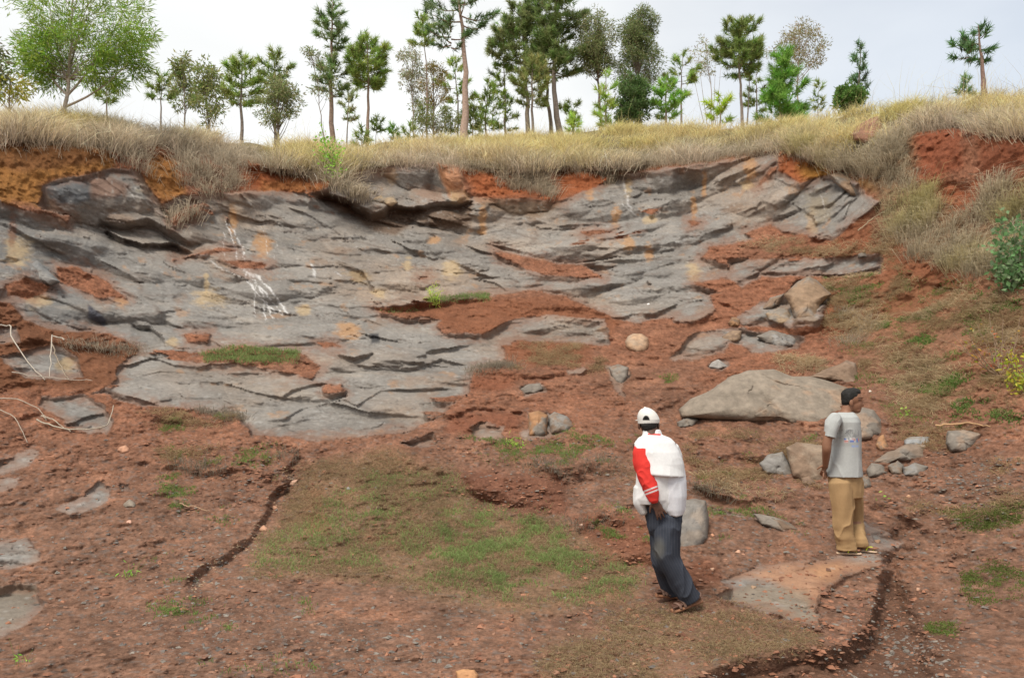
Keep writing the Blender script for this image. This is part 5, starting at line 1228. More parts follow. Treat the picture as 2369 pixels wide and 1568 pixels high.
# ------------------------------------------------------------------ single plants
M_TWIG = mat_tint('twig_bark', rough=.85, nscale=30, namp=.3, bump=0)
def shrub(name, label, base_uv, tips, col, leaf, nleaf, twig=(.26,.19,.14), rt=.012, seed=1, cols=None, cat='shrub', sig=.07, droop=.3):
    r = np.random.default_rng(seed)
    b = ground_at(*base_uv); root = empty(name, b, label, cat)
    wood = Mesh(); lf = Mesh()
    for (u, v, dy) in tips:
        tip = at(u, v, b[1] + dy)
        k = np.linspace(0, 1, 8)[:, None]
        st = b + np.array([r.normal() * .04, r.normal() * .04, -.03])
        B = st * (1 - k) + tip * k + np.array([0, 0, -.08]) * np.sin(k * 3.1416) + .008 * r.normal(size=(8, 3)) * k
        wood.add(*tube(B, np.linspace(rt, rt * .3, 8), 5), np.asarray(twig))
        for s_i in range(3):
            q0 = B[3 + s_i]; q1 = q0 + (tip - st) * .25 + r.normal(size=3) * .10
            wood.add(*tube(np.stack([q0, (q0 + q1) / 2, q1]), [rt * .4, rt * .3, rt * .2], 4), np.asarray(twig))
        if nleaf:
            t = 1 - r.random(nleaf) ** 1.2 * .75
            c = np.stack([np.interp(t, k[:, 0], B[:, i]) for i in range(3)], -1) + r.normal(size=(nleaf, 3)) * sig
            cc_ = np.asarray(cols[r.integers(len(cols))] if cols else col)
            V, Fs, cc = leaves(c, r.normal(size=(nleaf, 3)) + np.array([0, -.3, .0]), leaf[0], leaf[1], cc_, r, .22, droop)
            lf.add(V, Fs, cc)
    wood.build('stems', M_TWIG, root, origin=b)
    if lf.V: lf.build('foliage', M_LEAF, root, origin=b, smooth=False)
    return root
shrub('leafy_bush', 'blue green round leaved bush at the right edge under the grass bank', (2350, 650), [(2320,505,-.1),(2345,500,0),(2369,510,.1),(2305,560,-.2),(2320,590,-.2),(2360,560,-.1),(2390,540,0),(2340,620,-.3),(2312,625,-.3),(2400,600,0)], (.075,.135,.065), (.085,.07), 95, (.40,.34,.27), .010, 51, sig=.085, droop=.9)
shrub('twiggy_bush', 'bare twiggy bush with yellow and rusty leaves at the right edge', (2315, 862), [(2225,745,-.1),(2262,750,0),(2290,725,.1),(2320,740,.1),(2240,790,-.1),(2205,770,0),(2360,735,0),(2280,770,-.2),(2300,760,.1),(2345,770,-.1)], (.30,.25,.03), (.055,.028), 7, (.30,.215,.15), .008, 52, cols=[(.22,.18,.03), (.22,.09,.04), (.10,.13,.05)], sig=.04)
shrub('yellow_leaved_bush', 'bush with bright yellow green and red leaves at the right edge', (2360, 890), [(2335,825,-.1),(2352,850,-.2),(2369,830,-.1),(2345,875,-.2),(2385,860,-.1),(2325,800,-.1),(2380,800,0)], (.32,.34,.03), (.07,.03), 42, (.25,.17,.12), .008, 53, cols=[(.24,.25,.03), (.19,.22,.03), (.24,.09,.04), (.13,.18,.035)], sig=.05)
shrub('green_creeper', 'fresh green leafy plant hanging at the notch in the grassy edge', (765, 400), [(765,335,-.1),(752,318,0),(770,350,-.2),(775,375,-.3),(760,392,-.3),(745,300,0),(780,325,0)], (.13,.26,.04), (.09,.05), 60, (.2,.2,.1), .012, 54, cat='plant', sig=.13)
shrub('weed', 'spindly green weed on the bare earth left of the rill', (302, 1330), [(298,1300,0),(310,1310,-.02),(290,1318,-.03),(316,1322,-.03)], (.15,.30,.05), (.06,.014), 9, (.15,.25,.06), .003, 55, cat='weed', sig=.02)
shrub('weed', 'low green weed near the bottom left corner', (48, 1532), [(40,1522,0),(54,1518,0),(62,1526,-.02),(34,1530,-.02)], (.15,.28,.05), (.05,.012), 9, (.15,.25,.06), .003, 56, cat='weed', sig=.015)
shrub('weed', 'bright green leafy weed on the slope right of the man in the grey t-shirt', (2092, 962), [(2080,950,0),(2095,945,0),(2104,952,0),(2086,958,-.03)], (.15,.30,.05), (.05,.022), 16, (.15,.25,.06), .003, 57, cat='weed', sig=.03)
shrub('weed', 'small light green weed left of the grey shale, right of the khaki trousers', (2035, 1157), [(2028,1150,0),(2040,1148,0),(2046,1153,0)], (.17,.28,.06), (.035,.022), 12, (.15,.25,.06), .003, 58, cat='weed', sig=.02)
shrub('grass_tuft', 'single green grass tuft growing on the rock ledge in the middle', (1003, 703), [(995,672,0),(1002,668,0),(1008,676,0),(1014,684,0)], (.22,.33,.06), (.16,.012), 40, (.2,.3,.06), .004, 59, cat='grass tuft', sig=.05, droop=-.9)
shrub('grass_tuft', 'green grass tuft growing from the foot of the split rock below the small red bank', (1192, 1030), [(1180,1020,0),(1192,1016,0),(1205,1020,0)], (.18,.33,.05), (.07,.008), 40, (.2,.3,.06), .003, 60, cat='grass tuft', sig=.04, droop=-.8)
# ------------------------------------------------------------------ the two men
M_SKIN = mat_tint('skin', rough=.55, nscale=25, namp=.10, bump=.15, bscale=120, spec=.35, bdist=.003)
M_CLOTH = mat_tint('cloth', rough=.9, nscale=60, namp=.07, bump=.25, bscale=220, spec=.12, bdist=.003)
M_HAIR = mat_tint('hair', base=(.012,.011,.010), rough=.7, nscale=80, namp=.4, bump=.7, bscale=160, spec=.3, bdist=.006)
M_RUB = mat_tint('sandal_material', rough=.7, nscale=50, namp=.2, bump=.2, bscale=150)

class Solid:
    """closed lofts and ellipsoids, later fused into one continuous surface"""
    def __init__(s): s.V = []; s.F = []; s.n = 0
    def raw(s, V, F_):
        s.V.append(np.asarray(V)); s.F += [[i + s.n for i in f] for f in F_]; s.n += len(V)
    def loft(s, C, A, B, sides=20):
        C = np.asarray(C, float); n = len(C)
        th = np.arange(sides) * 2 * math.pi / sides
        V = (C[:, None] + np.asarray(A)[:, None] * np.cos(th)[None, :, None] + np.asarray(B)[:, None] * np.sin(th)[None, :, None]).reshape(-1, 3)
        Fs = [[k * sides + j, k * sides + (j + 1) % sides, (k + 1) * sides + (j + 1) % sides, (k + 1) * sides + j] for k in range(n - 1) for j in range(sides)]
        Fs += [list(range(sides))[::-1], [(n - 1) * sides + j for j in range(sides)]]
        s.raw(V, Fs)
    def limb(s, pts, ra, rb=None, n=None, sides=14, ref=(0, 1, 0), hem=False):
        pts = np.asarray(pts, float); k = np.arange(len(pts), dtype=float); n = n or len(pts) * 5
        d = np.linspace(0, len(pts) - 1, n)
        P = np.stack([pchip(k, pts[:, i], d) if len(pts) > 2 else np.interp(d, k, pts[:, i]) for i in range(3)], -1)
        ra = np.interp(d, k, ra); rb = ra if rb is None else np.interp(d, k, rb)
        t = np.gradient(P, axis=0); t /= np.linalg.norm(t, axis=1, keepdims=True)
        b = np.asarray(ref, float) - t * (t @ np.asarray(ref, float))[:, None]; b /= np.linalg.norm(b, axis=1, keepdims=True) + 1e-9
        a = np.cross(b, t)
        e = np.array([.55, .85, 1.0]);
        ra = ra.copy(); rb = rb.copy()
        e1 = .012 if hem else ra[-1] * .5
        P = np.vstack([P[:1] - t[:1] * ra[0] * .5, P, P[-1:] + t[-1:] * e1]); a = np.vstack([a[:1], a, a[-1:]]); b = np.vstack([b[:1], b, b[-1:]])
        ra = np.concatenate([[ra[0] * .6], ra, [ra[-1] * (1.0 if hem else .6)]]); rb = np.concatenate([[rb[0] * .6], rb, [rb[-1] * (1.0 if hem else .6)]])
        s.loft(P, a * ra[:, None], b * rb[:, None], sides)
    def ball(s, c, r, rot=None, seg=16):
        r = np.asarray(r, float) * np.ones(3); c = np.asarray(c, float)
        th = np.linspace(.08, math.pi - .08, seg)
        C = np.stack([np.zeros(seg), np.zeros(seg), np.cos(th)], -1); 
        X = np.stack([np.sin(th), 0 * th, 0 * th], -1); Y = np.stack([0 * th, np.sin(th), 0 * th], -1)
        M = np.diag(r) if rot is None else np.array(rot) @ np.diag(r)
        s.loft(C @ M.T + c, X @ M.T, Y @ M.T, seg)
    def fuse(s, name, voxel, smooth, mat, tint, parent=None, origin=(0, 0, 0), disp=None):
        me = bpy.data.meshes.new('tmp'); V = np.concatenate(s.V)
        me.from_pydata(V.tolist(), [], s.F); me.update()
        bm = bmesh.new(); bm.from_mesh(me); bmesh.ops.recalc_face_normals(bm, faces=bm.faces); bm.to_mesh(me); bm.free()
        ob = bpy.data.objects.new('tmp', me); COL.objects.link(ob)
        m = ob.modifiers.new('r', 'REMESH'); m.mode = 'VOXEL'; m.voxel_size = voxel
        if smooth:
            q = ob.modifiers.new('s', 'SMOOTH'); q.iterations = smooth; q.factor = .5
        dg = bpy.context.evaluated_depsgraph_get(); ev = ob.evaluated_get(dg); em = ev.to_mesh()
        nv = len(em.vertices); co = np.empty(nv * 3, np.float32); em.vertices.foreach_get('co', co); co = co.reshape(-1, 3).astype(float)
        nn = np.empty(nv * 3, np.float32); em.vertices.foreach_get('normal', nn); nn = nn.reshape(-1, 3).astype(float)
        fq, ft = [], []
        for p in em.polygons: (fq if len(p.vertices) == 4 else ft).append(tuple(p.vertices))
        ev.to_mesh_clear(); bpy.data.objects.remove(ob); bpy.data.meshes.remove(me)
        if disp is not None: co = co + nn * np.asarray(disp(co))[:, None]
        C = tint(co) if callable(tint) else np.ones((nv, 1)) * np.asarray(tint)
        fl = ([np.array(fq)] if fq else []) + ([np.array(ft)] if ft else [])
        return mesh_from(name, co - np.asarray(origin), fl, mat, parent, True, np.clip(C, .004, .95))

def unit(v): v = np.asarray(v, float); return v / np.linalg.norm(v)
def hand(S, wrist, palm_dir, across, fing, nrm, curl=.35, sc=1.0, thumb=1):
    """palm and five fingers; across: from little finger to index side; nrm: back of the hand"""
    d, a, n = unit(palm_dir), unit(across), unit(nrm)
    w = np.asarray(wrist, float)
    S.loft([w, w + d * .03 * sc, w + d * .065 * sc, w + d * .092 * sc], [a * .022 * sc, a * .034 * sc, a * .040 * sc, a * .037 * sc], [n * .017 * sc, n * .015 * sc, n * .014 * sc, n * .011 * sc], 12)
    for i, (o, ln, sp) in enumerate(fing):
        b = w + d * .082 * sc + a * o * sc
        dd = unit(d + a * sp)
        pts = [b]; dirv = dd
        for j, f in enumerate((.45, .32, .23)):
            pts.append(pts[-1] + dirv * ln * f * sc)
            dirv = unit(dirv - n * curl * (1 + .3 * j))
        S.limb(pts, [.0095 * sc, .009 * sc, .008 * sc, .0065 * sc], n=12, sides=8, ref=n)
    b = w + d * .02 * sc + a * .028 * sc * thumb
    t0 = unit(d * .7 + a * .75 * thumb - n * .25)
    S.limb([b, b + t0 * .038 * sc, b + t0 * .038 * sc + unit(t0 + d * .5) * .036 * sc], [.013 * sc, .0105 * sc, .008 * sc], n=10, sides=8, ref=n)
FING = [(-.027, .062, -.22), (-.009, .078, -.06), (.010, .083, .07), (.028, .074, .20)]

# ---- man in the white and red jacket, seen from behind
g1 = ground_at(1571, 1411); Y1 = float(g1[1]) - .018
def J1(c, d, dy=0.0): return at(.3384 * c + 1421.4, .3384 * d + 909.7, Y1 + dy)
K1 = .3384 * Y1 / F                                # metres per close survey unit
g1b = ground_at(.3384 * 360 + 1421.4, .3384 * 1412 + 909.7); dyB = min(.35, float(g1b[1]) - Y1)
def rings(J, K, rows):
    C = [J(c, d, dy) for (d, c, hw, hd, dy) in rows]
    return C, [np.array([hw * K, 0, 0]) for (d, c, hw, hd, dy) in rows], [np.array([0, hd, 0]) for (d, c, hw, hd, dy) in rows]
SK1, SK2 = (.085, .040, .026), (.235, .115, .068)
o1 = np.array([g1[0], g1[1], g1[2]])
b = Solid()
b.ball(J1(234, 180, .05), (.068, .086, .078)); b.ball(J1(225, 215, .10), (.058, .07, .075))
b.ball(J1(170, 222, .06), (.012, .022, .032)); b.ball(J1(299, 222, .06), (.012, .022, .032))
b.ball(J1(222, 205, .185), (.016, .02, .022))                                            # nose, on the far side
b.limb([J1(245, 235, .03), J1(258, 300, .0)], [.056, .062])
b.loft(*rings(J1, K1, [(290, 262, 60, .07, 0), (340, 285, 135, .10, -.01), (450, 300, 140, .115, -.03), (600, 312, 140, .115, -.03), (760, 330, 130, .11, 0), (860, 338, 118, .11, .02)]))
b.limb([J1(165, 350, 0), J1(205, 590, -.06), J1(268, 725, -.15)], [.05, .042, .028], ref=(0, 1, 0))
b.limb([J1(385, 385, .03), J1(412, 480, .07), J1(425, 600, .11), J1(402, 715, .14)], [.036, .038, .036, .026])
hand(b, J1(272, 728, -.16), J1(318, 830, -.165) - J1(272, 735, -.16), J1(250, 790, -.16) - J1(290, 770, -.16), FING, (0, -1, .1), .22, 1.0)
hand(b, J1(402, 722, .14), (-.5, .1, -.8), (0, 1, 0), FING, (1, 0, 0), .3)
LA = [J1(375, 850, -.02), J1(360, 1080, -.05), J1(505, 1395, -.02)]; LB = [J1(305, 850, .03), J1(310, 1090, .08), J1(375, 1350, dyB)]
b.limb(LA, [.07, .05, .035]); b.limb(LB, [.06, .045, .035])
def foot(S, heel, toe, w=.042, h=.06, side=(0, 1, 0)):
    heel = np.asarray(heel); toe = np.asarray(toe); d = toe - heel
    s = np.cross(d, (0, 0, 1)); s = s / np.linalg.norm(s)
    u = np.cross(s, d); u = u / np.linalg.norm(u)
    ts = [0, .12, .3, .5, .72, .88]; ws = [.55, .72, .66, .82, 1.0, .85]; hs = [.55, 1.0, 1.05, .75, .42, .32]
    S.loft([heel + d * t + u * h * hh * .5 for t, hh in zip(ts, hs)], [s * w * k for k in ws], [u * h * hh * .55 for hh in hs], 12)
    for i in range(5):                                                                   # toes
        o = (i - 2) * .0165; ln = (.055 if i == 0 else .045 - .005 * i) * (.95)
        p = heel + d * .86 + s * o + u * .012
        S.limb([p, p + unit(d) * ln * .6, p + unit(d) * ln - u * .004], [.011 if i == 0 else .0085, .010 if i == 0 else .008, .007], n=8, sides=8, ref=u)
    return s, u
foot(b, J1(585, 1405, .02), J1(395, 1468, -.07)); foot(b, J1(425, 1372, dyB), J1(290, 1362, dyB - .06))
man1 = b.fuse('person', .0055, 4, M_SKIN, SK1, None, o1)
man1.location = o1
tag(man1, 'man from behind in white jacket with one red sleeve, white cap and dark pinstriped trousers', 'person')
def wrinkle(amp, sc, seed, stretch=(1, 1, .45)):
    """cloth folds: soft hollows with a few narrow ridges, stretched along the hang of the cloth"""
    def f(co):
        q = co * sc * np.array(stretch)
        q = q + .35 * np.stack([fbm(co * 4, 2, seed + 31), fbm(co * 4, 2, seed + 32), fbm(co * 4, 2, seed + 33)], -1)
        rid = (1 - np.abs(fbm(q * 1.1 + 3, 2, seed + 5))) ** 5
        return amp * (.9 * fbm(q, 2, seed) + .9 * (rid - .35))
    return f
# trousers with fine stripes
t = Solid()
t.loft(*rings(J1, K1, [(770, 330, 122, .125, 0), (830, 338, 122, .13, .01), (900, 340, 108, .125, .01), (960, 345, 96, .11, .02)]), 24)
t.limb([J1(372, 850, -.03), J1(362, 1000, -.06), J1(368, 1110, -.06), J1(425, 1240, -.04), J1(512, 1402, -.01)], [.098, .098, .092, .085, .084], [.11, .105, .095, .09, .088], n=30, sides=18, hem=True)
t.limb([J1(312, 850, .04), J1(318, 1000, .06), J1(322, 1110, .07), J1(345, 1230, dyB * .6 + .03), J1(376, 1350, dyB)], [.085, .080, .074, .072, .073], [.10, .095, .085, .08, .08], n=30, sides=18, hem=True)
def trouser1(co):
    u, v = to_uv(co); c = (u - 1421.4) / .3384; d = (v - 909.7) / .3384
    ax = np.where(d > 1110, 368 + (d - 1110) * .50, 345 + 0 * d)
    st = np.abs((((c - ax) / 19.0) % 1) - .5)
    col = np.ones((len(co), 1)) * np.array([.040, .046, .062])
    k = sstep(.20, .05, st)[:, None] * .18
    col = col * (1 - k) + np.array([.13, .135, .15]) * k
    dust = sstep(60, 10, np.hypot(c - 305, (d - 1060) * .55))[:, None] * .35
    return col * (1 - dust) + np.array([.22, .21, .17]) * dust
t.fuse('trousers', .006, 5, M_CLOTH, trouser1, man1, o1, wrinkle(.016, 6, 801, (1, 1, .6)))
# shirt tail, jacket body, sleeves
s_ = Solid()
s_.loft(*rings(J1, K1, [(520, 350, 130, .12, -.02), (600, 372, 118, .125, -.03), (700, 385, 107, .13, -.03), (790, 390, 88, .13, -.02), (826, 400, 62, .12, -.02)]), 24)
s_.fuse('shirt', .006, 4, M_CLOTH, (.62, .63, .67), man1, o1, wrinkle(.007, 8, 811, (1.3, 1, .25)))
jk = Solid()
jk.loft(*rings(J1, K1, [(258, 255, 52, .060, .02), (285, 258, 66, .075, .01), (305, 270, 105, .095, 0), (335, 282, 132, .112, -.01), (400, 297, 147, .13, -.03), (480, 309, 158, .145, -.04), (545, 314, 161, .15, -.045)]), 28)
jk.loft([J1(304, 480, -.03), J1(316, 548, -.045), J1(322, 560, -.046)], [np.array([.184, 0, 0]), np.array([.193, 0, -.012]), np.array([.189, 0, -.012])], [np.array([0, .155, 0]), np.array([0, .165, 0]), np.array([0, .16, 0])], 28)
jk.loft(*rings(J1, K1, [(420, 290, 130, .125, -.03), (560, 282, 130, .145, -.03), (650, 278, 132, .145, -.03), (720, 274, 130, .14, -.03), (752, 270, 122, .13, -.025)]), 26)
jk.limb([J1(330, 640, -.14), J1(350, 740, -.13), J1(400, 800, -.10)], [.07, .075, .05], [.02, .022, .02], n=14)
jk.limb([J1(160, 640, -.02), J1(170, 740, -.02), J1(200, 815, -.02)], [.035, .045, .035], [.07, .08, .06], n=14)
jk.loft(*rings(J1, K1, [(248, 252, 60, .066, .03), (262, 254, 64, .07, .025), (284, 256, 68, .078, .015)]), 22)
def jacket_col(co):
    u, v = to_uv(co); c = (u - 1421.4) / .3384; d = (v - 909.7) / .3384
    col = np.ones((len(co), 1)) * np.array([.64, .64, .645])
    k = sstep(9, 3, np.abs(d - 279 - .06 * (c - 260)))[:, None] * (np.abs(c - 272) < 45)[:, None]
    col = col * (1 - k) + np.array([.62, .06, .05]) * k
    g = sstep(40, 8, np.hypot(c - 210, (d - 800) * .8))[:, None] * .25
    return col * (1 - g) + np.array([.55, .50, .42]) * g
jk.fuse('jacket', .006, 3, M_CLOTH, jacket_col, man1, o1, wrinkle(.008, 6, 821, (1, 1, .6)))
sl_ = Solid()
sl_.limb([J1(178, 345, -.03), J1(185, 400, -.05), J1(202, 500, -.09), J1(232, 610, -.135), J1(262, 680, -.16), J1(272, 715, -.165)], [.05, .070, .073, .068, .060, .044], [.07, .08, .075, .07, .06, .045], n=34, sides=18)
sl_.limb([J1(264, 705, -.165), J1(273, 732, -.168)], [.043, .039], n=6)
def sleeve_col(co):
    u, v = to_uv(co); c = (u - 1421.4) / .3384; d = (v - 909.7) / .3384
    col = np.ones((len(co), 1)) * np.array([.58, .042, .034])
    q = (d - 660) + .38 * (c - 255)
    k = np.maximum(sstep(7, 4, np.abs(q + 10)), sstep(7, 4, np.abs(q - 14)))[:, None]
    col = col * (1 - k) + np.array([.62, .57, .57]) * k
    w_ = sstep(-8, 4, (c - 152) * .9 - (d - 372) * 1.0 - 4)[:, None] * (d < 375)[:, None]      # white yoke over the shoulder
    return col * (1 - w_) + np.array([.64, .64, .645]) * w_
sl_.fuse('sleeve', .0055, 3, M_CLOTH, sleeve_col, man1, o1, wrinkle(.012, 7, 831, (1, 1, 1)))['label'] = 'red sleeve with two white bands near the cuff'
sr_ = Solid()
sr_.limb([J1(392, 365, .03), J1(415, 470, .07), J1(428, 600, .11), J1(405, 705, .14)], [.056, .066, .062, .042], n=26, sides=16)
sr_.fuse('sleeve', .006, 3, M_CLOTH, (.64, .64, .645), man1, o1, wrinkle(.006, 7, 841))['label'] = 'white sleeve'
h = Solid(); h.ball(J1(235, 195, .055), (.078, .092, .070)); h.limb([J1(236, 210, .0), J1(242, 238, .0)], [.066, .058], [.05, .045], n=8)
h.fuse('hair', .006, 3, M_HAIR, (.02, .02, .02), man1, o1)
cp = Solid(); 
ccen = J1(234, 185, .06)
th = np.linspace(0, math.pi / 2 - .06, 9)
cp.loft([ccen + np.array([-.004 * k, 0, .105 * math.sin(a)]) for k, a in enumerate(th)], [np.array([.089 * math.cos(a), 0, .004]) for a in th], [np.array([0, .108 * math.cos(a), 0]) for a in th], 28)
cp.loft([ccen + np.array([0, 0, -.024]), ccen + np.array([0, 0, .01])], [np.array([.0875, 0, .004]), np.array([.0895, 0, .004])], [np.array([0, .107, 0]), np.array([0, .109, 0])], 28)
cp.ball(ccen + np.array([-.02, .14, .0]), (.07, .075, .008), seg=16)
cp.ball(ccen + np.array([-.03, 0, .107]), (.008, .008, .006), seg=10)
def cap_col(co):
    u, v = to_uv(co); c = (u - 1421.4) / .3384; d = (v - 909.7) / .3384
    e = np.hypot((c - 217) / 24.0, (d - 184) / 33.0)
    k = (sstep(1.1, .9, e) * (d < 184) * (co[:, 1] < ccen[1]))[:, None]
    return np.ones((len(co), 1)) * np.array([.62, .61, .58]) * (1 - k) + np.array([.012, .011, .010]) * k
cp.fuse('cap', .0045, 2, M_CLOTH, cap_col, man1, o1)
def sandal(parent, o, heel, toe, w, col, strapcol, flip=False):
    heel = np.asarray(heel); toe = np.asarray(toe); d = toe - heel; s = unit(np.cross(d, (0, 0, 1))); u = unit(np.cross(s, d))
    S = Solid()
    ts = [-.06, 0, .15, .35, .6, .85, .98, 1.04]; ws = [.45, .75, .85, .76, .95, 1.05, .8, .4]
    tk = .012 if flip else .018
    S.loft([heel + d * q - u * tk * .6 for q in ts], [s * w * k for k in ws], [u * tk for k in ws], 14)
    sole = S.fuse('flip_flop' if flip else 'sandal', .005, 2, M_RUB, col, parent, o)
    T = Solid()
    up = lambda q, x, hh: heel + d * q + s * x * w + u * hh
    if flip:
        T.limb([up(.42, -1.0, .004), up(.52, -.72, .035), up(.78, .06, .030), up(.82, .10, .0)], [.006] * 4, [.009] * 4, n=16, sides=8, ref=s)
        T.limb([up(.42, 1.0, .004), up(.52, .78, .035), up(.78, .12, .030), up(.82, .10, .0)], [.006] * 4, [.009] * 4, n=16, sides=8, ref=s)
    else:
        for q, hh in ((.45, .060), (.62, .048), (.78, .036)):
            T.limb([up(q, -1.0, .0), up(q + .02, -.7, hh * .85), up(q + .03, 0, hh), up(q + .02, .7, hh * .85), up(q, 1.0, .0)], [.006] * 5, [.014] * 5, n=18, sides=8, ref=unit(d))
        T.limb([up(.30, -.95, .01), up(.02, -.8, .045), up(-.05, 0, .050), up(.02, .8, .045), up(.30, .95, .01)], [.006] * 5, [.012] * 5, n=20, sides=8, ref=u)
    T.fuse('strap', .0045, 1, M_RUB, strapcol, sole, o)
    return sole
LTH = (.26, .125, .070)
sandal(man1, o1, J1(585, 1408, .02), J1(395, 1478, -.07), .047, LTH, (.17, .10, .075)); sandal(man1, o1, J1(425, 1380, dyB), J1(290, 1368, dyB - .06), .047, LTH, (.17, .10, .075))

# ---- man in the grey t-shirt, in profile
Y2 = float(ground_at(1965, 1276)[1]) + .03
def _gy(c, d): return float(ground_at(.29008 * c + 1857.3, .29008 * d + 871.8)[1]) - .018
def J2(c, d, dy=0.0): return at(.29008 * c + 1857.3, .29008 * d + 871.8, Y2 + dy)
K2 = .29008 * Y2 / F
NF, FF = _gy(370, 1402) - Y2, _gy(520, 1384) - Y2          # depth of the near and the far foot
o2 = J2(370, 1395, 0)
b = Solid()
b.ball(J2(392, 168, 0), (.098, .074, .090)); b.ball(J2(415, 215, 0), (.066, .060, .085)); b.ball(J2(432, 262, -.005), (.036, .042, .034))
b.limb([J2(462, 180, 0), J2(474, 205, -.004), J2(480, 222, -.005), J2(466, 232, -.005)], [.010, .012, .014, .010], n=14, sides=8)
b.ball(J2(458, 160, 0), (.022, .052, .016)); b.ball(J2(455, 250, -.004), (.016, .025, .010)); b.ball(J2(452, 261, -.004), (.015, .022, .009))
b.ball(J2(386, 205, -.072), (.020, .012, .034)); b.ball(J2(386, 205, .072), (.020, .012, .034))
b.ball(J2(440, 215, -.035), (.030, .022, .035))
b.limb([J2(368, 225, 0), J2(350, 270, 0), J2(338, 320, 0)], [.052, .052, .066], [.052, .054, .085])
b.loft(*rings(J2, K2, [(310, 335, 80, .10, 0), (340, 335, 95, .155, 0), (450, 342, 92, .15, 0), (600, 340, 96, .135, 0), (780, 330, 105, .14, 0), (860, 335, 100, .14, 0)]))
b.limb([J2(240, 345, -.165), J2(207, 450, -.19), J2(190, 560, -.19), J2(186, 630, -.14), J2(180, 708, -.06)], [.046, .045, .043, .037, .027], n=30)
b.limb([J2(300, 345, .165), J2(225, 560, .20), J2(190, 715, .03)], [.052, .043, .028], n=24)
hand(b, J2(180, 704, -.06), J2(160, 770, .0) - J2(180, 704, -.06), (-.5, -.3, .3), FING, (-.75, -.5, 0), .55, .95)
hand(b, J2(190, 712, .03), J2(172, 790, -.04) - J2(190, 712, .03), (-.5, -.5, 0), FING, (-.7, -.6, .2), .45, .95)
b.limb([J2(300, 860, -.08), J2(325, 1090, -.09), J2(325, 1360, NF)], [.085, .058, .04]); b.limb([J2(390, 860, .08), J2(432, 1080, .10), J2(448, 1320, FF)], [.08, .055, .038])
foot(b, J2(290, 1388, NF + .02), J2(452, 1390, NF - .03), .042, .058); foot(b, J2(440, 1362, FF + .02), J2(580, 1376, FF - .03), .042, .058)
def skin2(co):
    u, v = to_uv(co); c = (u - 1857.3) / .29008; d = (v - 871.8) / .29008
    col = np.ones((len(co), 1)) * np.array(SK2)
    for (x, y, rx, ry, cc, a) in [(452, 186, 13, 5, (.03,.015,.012), .85), (455, 168, 20, 5, (.02,.015,.012), .8), (456, 256, 15, 3.5, (.12,.04,.03), .7)]:
        k = a * sstep(1.2, .6, np.hypot((c - x) / rx, (d - y) / ry))[:, None]
        col = col * (1 - k) + np.array(cc) * k
    return col
man2 = b.fuse('person', .0052, 4, M_SKIN, skin2, None, o2); man2.location = o2
tag(man2, 'man in grey printed t-shirt and khaki trousers standing with hands behind his back', 'person')
h = Solid(); h.ball(J2(378, 148, 0), (.089, .077, .074)); h.ball(J2(354, 176, 0), (.052, .076, .060)); h.ball(J2(404, 122, 0), (.068, .066, .044)); h.ball(J2(342, 196, 0), (.038, .062, .046)); h.ball(J2(366, 190, 0), (.040, .0745, .050)); h.ball(J2(372, 170, -.066), (.022, .014, .045)); h.ball(J2(372, 170, .066), (.022, .014, .045))
h.fuse('hair', .0052, 3, M_HAIR, (.012, .011, .010), man2, o2, lambda co: .004 * fbm(co * 45, 2, 851))
t = Solid()
t.loft(*rings(J2, K2, [(770, 335, 122, .165, 0), (830, 342, 127, .165, 0), (900, 350, 122, .16, 0), (960, 355, 112, .15, 0)]), 26)
t.limb([J2(305, 850, -.07), J2(316, 950, -.085), J2(326, 1060, -.09), J2(325, 1160, -.09), J2(330, 1260, NF*.6-.04), J2(342, 1330, NF), J2(345, 1366, NF)], [.112, .110, .098, .090, .088, .090, .094], [.11, .105, .095, .09, .09, .092, .09], n=34, sides=20, hem=True)
t.limb([J2(392, 850, .07), J2(415, 950, .085), J2(428, 1060, .095), J2(428, 1160, .10), J2(436, 1250, FF*.6+.04), J2(452, 1310, FF), J2(456, 1336, FF)], [.09, .080, .068, .064, .060, .060, .060], [.10, .095, .085, .08, .08, .08, .075], n=34, sides=20, hem=True)
def khaki(co):
    n = fbm(co * 6, 3, 861)
    return np.array([.33, .212, .108]) * (1 + .10 * n)[:, None]
t.fuse('trousers', .006, 4, M_CLOTH, khaki, man2, o2, lambda co: wrinkle(.016, 6, 865, (1.2, 1, .30))(co) + .016 * fbm(co * np.array([4, 4, 15]), 2, 869) * sstep(o2[2] + .42, o2[2] + .05, co[:, 2]))
ts = Solid()
ts.loft(*rings(J2, K2, [(282, 345, 58, .085, 0), (296, 338, 78, .12, 0), (318, 332, 96, .165, 0), (360, 335, 105, .185, 0), (450, 344, 106, .178, 0), (550, 344, 111, .172, 0), (650, 336, 122, .178, 0), (740, 330, 132, .185, 0), (792, 328, 137, .188, 0)]), 32)
ts.limb([J2(268, 325, -.13), J2(240, 365, -.17), J2(222, 430, -.19), J2(214, 474, -.195)], [.066, .068, .062, .060], [.06, .065, .065, .062], n=20, sides=18, hem=True)
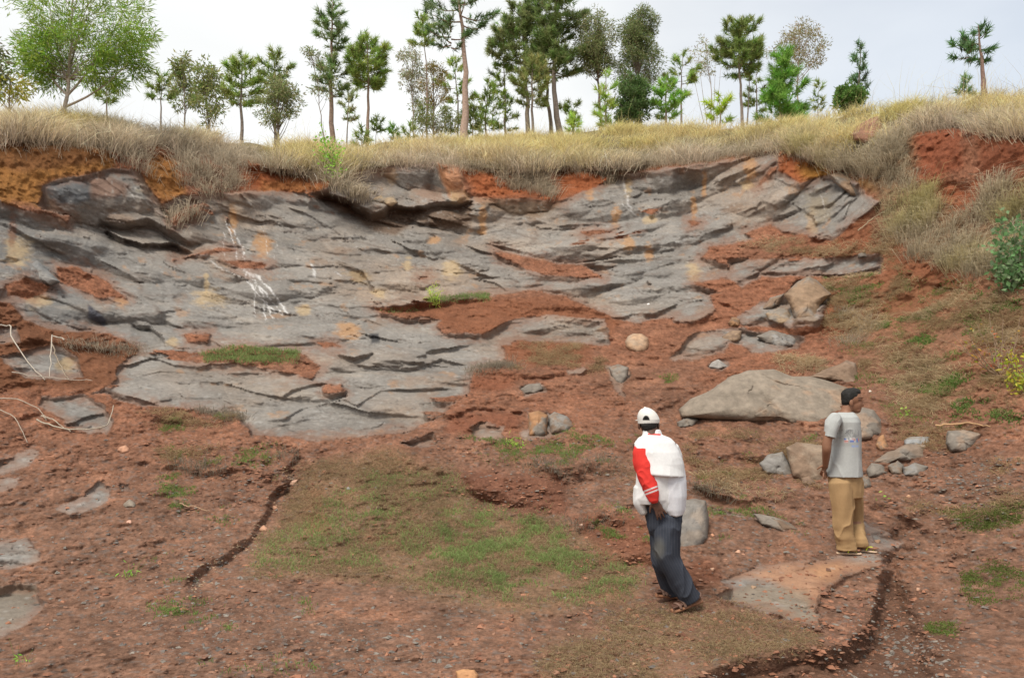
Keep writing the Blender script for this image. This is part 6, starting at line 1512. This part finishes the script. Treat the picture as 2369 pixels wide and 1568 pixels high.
ts.limb([J2(310, 330, .12), J2(290, 380, .17), J2(275, 470, .20)], [.062, .064, .060], n=18, sides=18)
def tee(co):
    u, v = to_uv(co); c = (u - 1857.3) / .29008; d = (v - 871.8) / .29008
    base = np.array([.36, .37, .365]); col = np.ones((len(co), 1)) * base
    front = (co[:, 1] < Y2 + .05)[:, None]
    lines = (np.abs(vnoise(co * np.array([55, 55, 34]), 871)) < .13) | (np.abs(vnoise(co * np.array([90, 90, 12]), 872)) < .10)
    k = (sstep(286, 300, c) * sstep(452, 440, c) * sstep(412, 425, d) * sstep(506, 495, d) * lines * .55)[:, None] * front
    col = col * (1 - k) + np.array([.13, .14, .16]) * k
    def patch(x, y, rx, ry, cc, a=.85):
        nonlocal col
        q = a * sstep(1.15, .8, np.maximum(np.abs(c - x) / rx, np.abs(d - y) / ry))[:, None] * front
        col = col * (1 - q) + np.array(cc) * q
    patch(345, 511, 17, 14, (.60, .57, .57)); patch(338, 496, 10, 6, (.10, .16, .42))
    for yy in (507, 514, 521): patch(346, yy, 16, 2.4, (.55, .15, .13))
    patch(397, 502, 22, 18, (.62, .62, .64)); patch(393, 512, 18, 8, (.07, .14, .45)); patch(404, 492, 12, 4, (.50, .16, .14)); patch(412, 503, 6, 6, (.50, .16, .14))
    patch(435, 505, 8, 16, (.10, .20, .50)); patch(443, 500, 4, 12, (.55, .18, .15))
    kk = ((np.abs(((c - 392) / 9.0) % 1 - .5) > .18) * sstep(388, 392, c) * sstep(448, 444, c) * sstep(542, 545, d) * sstep(562, 558, d))[:, None] * front * .7
    col = col * (1 - kk) + np.array([.22, .32, .62]) * kk
    return col * (1 + .06 * fbm(co * 9, 3, 873))[:, None]
ts.fuse('t_shirt', .0052, 3, M_CLOTH, tee, man2, o2, wrinkle(.008, 6.5, 875, (1, 1, .7)))
sandal(man2, o2, J2(278, 1396, NF + .02), J2(460, 1401, NF - .03), .045, (.55, .40, .28), (.55, .66, .05), True); sandal(man2, o2, J2(438, 1372, FF + .02), J2(588, 1388, FF - .03), .045, (.55, .40, .28), (.55, .66, .05), True)
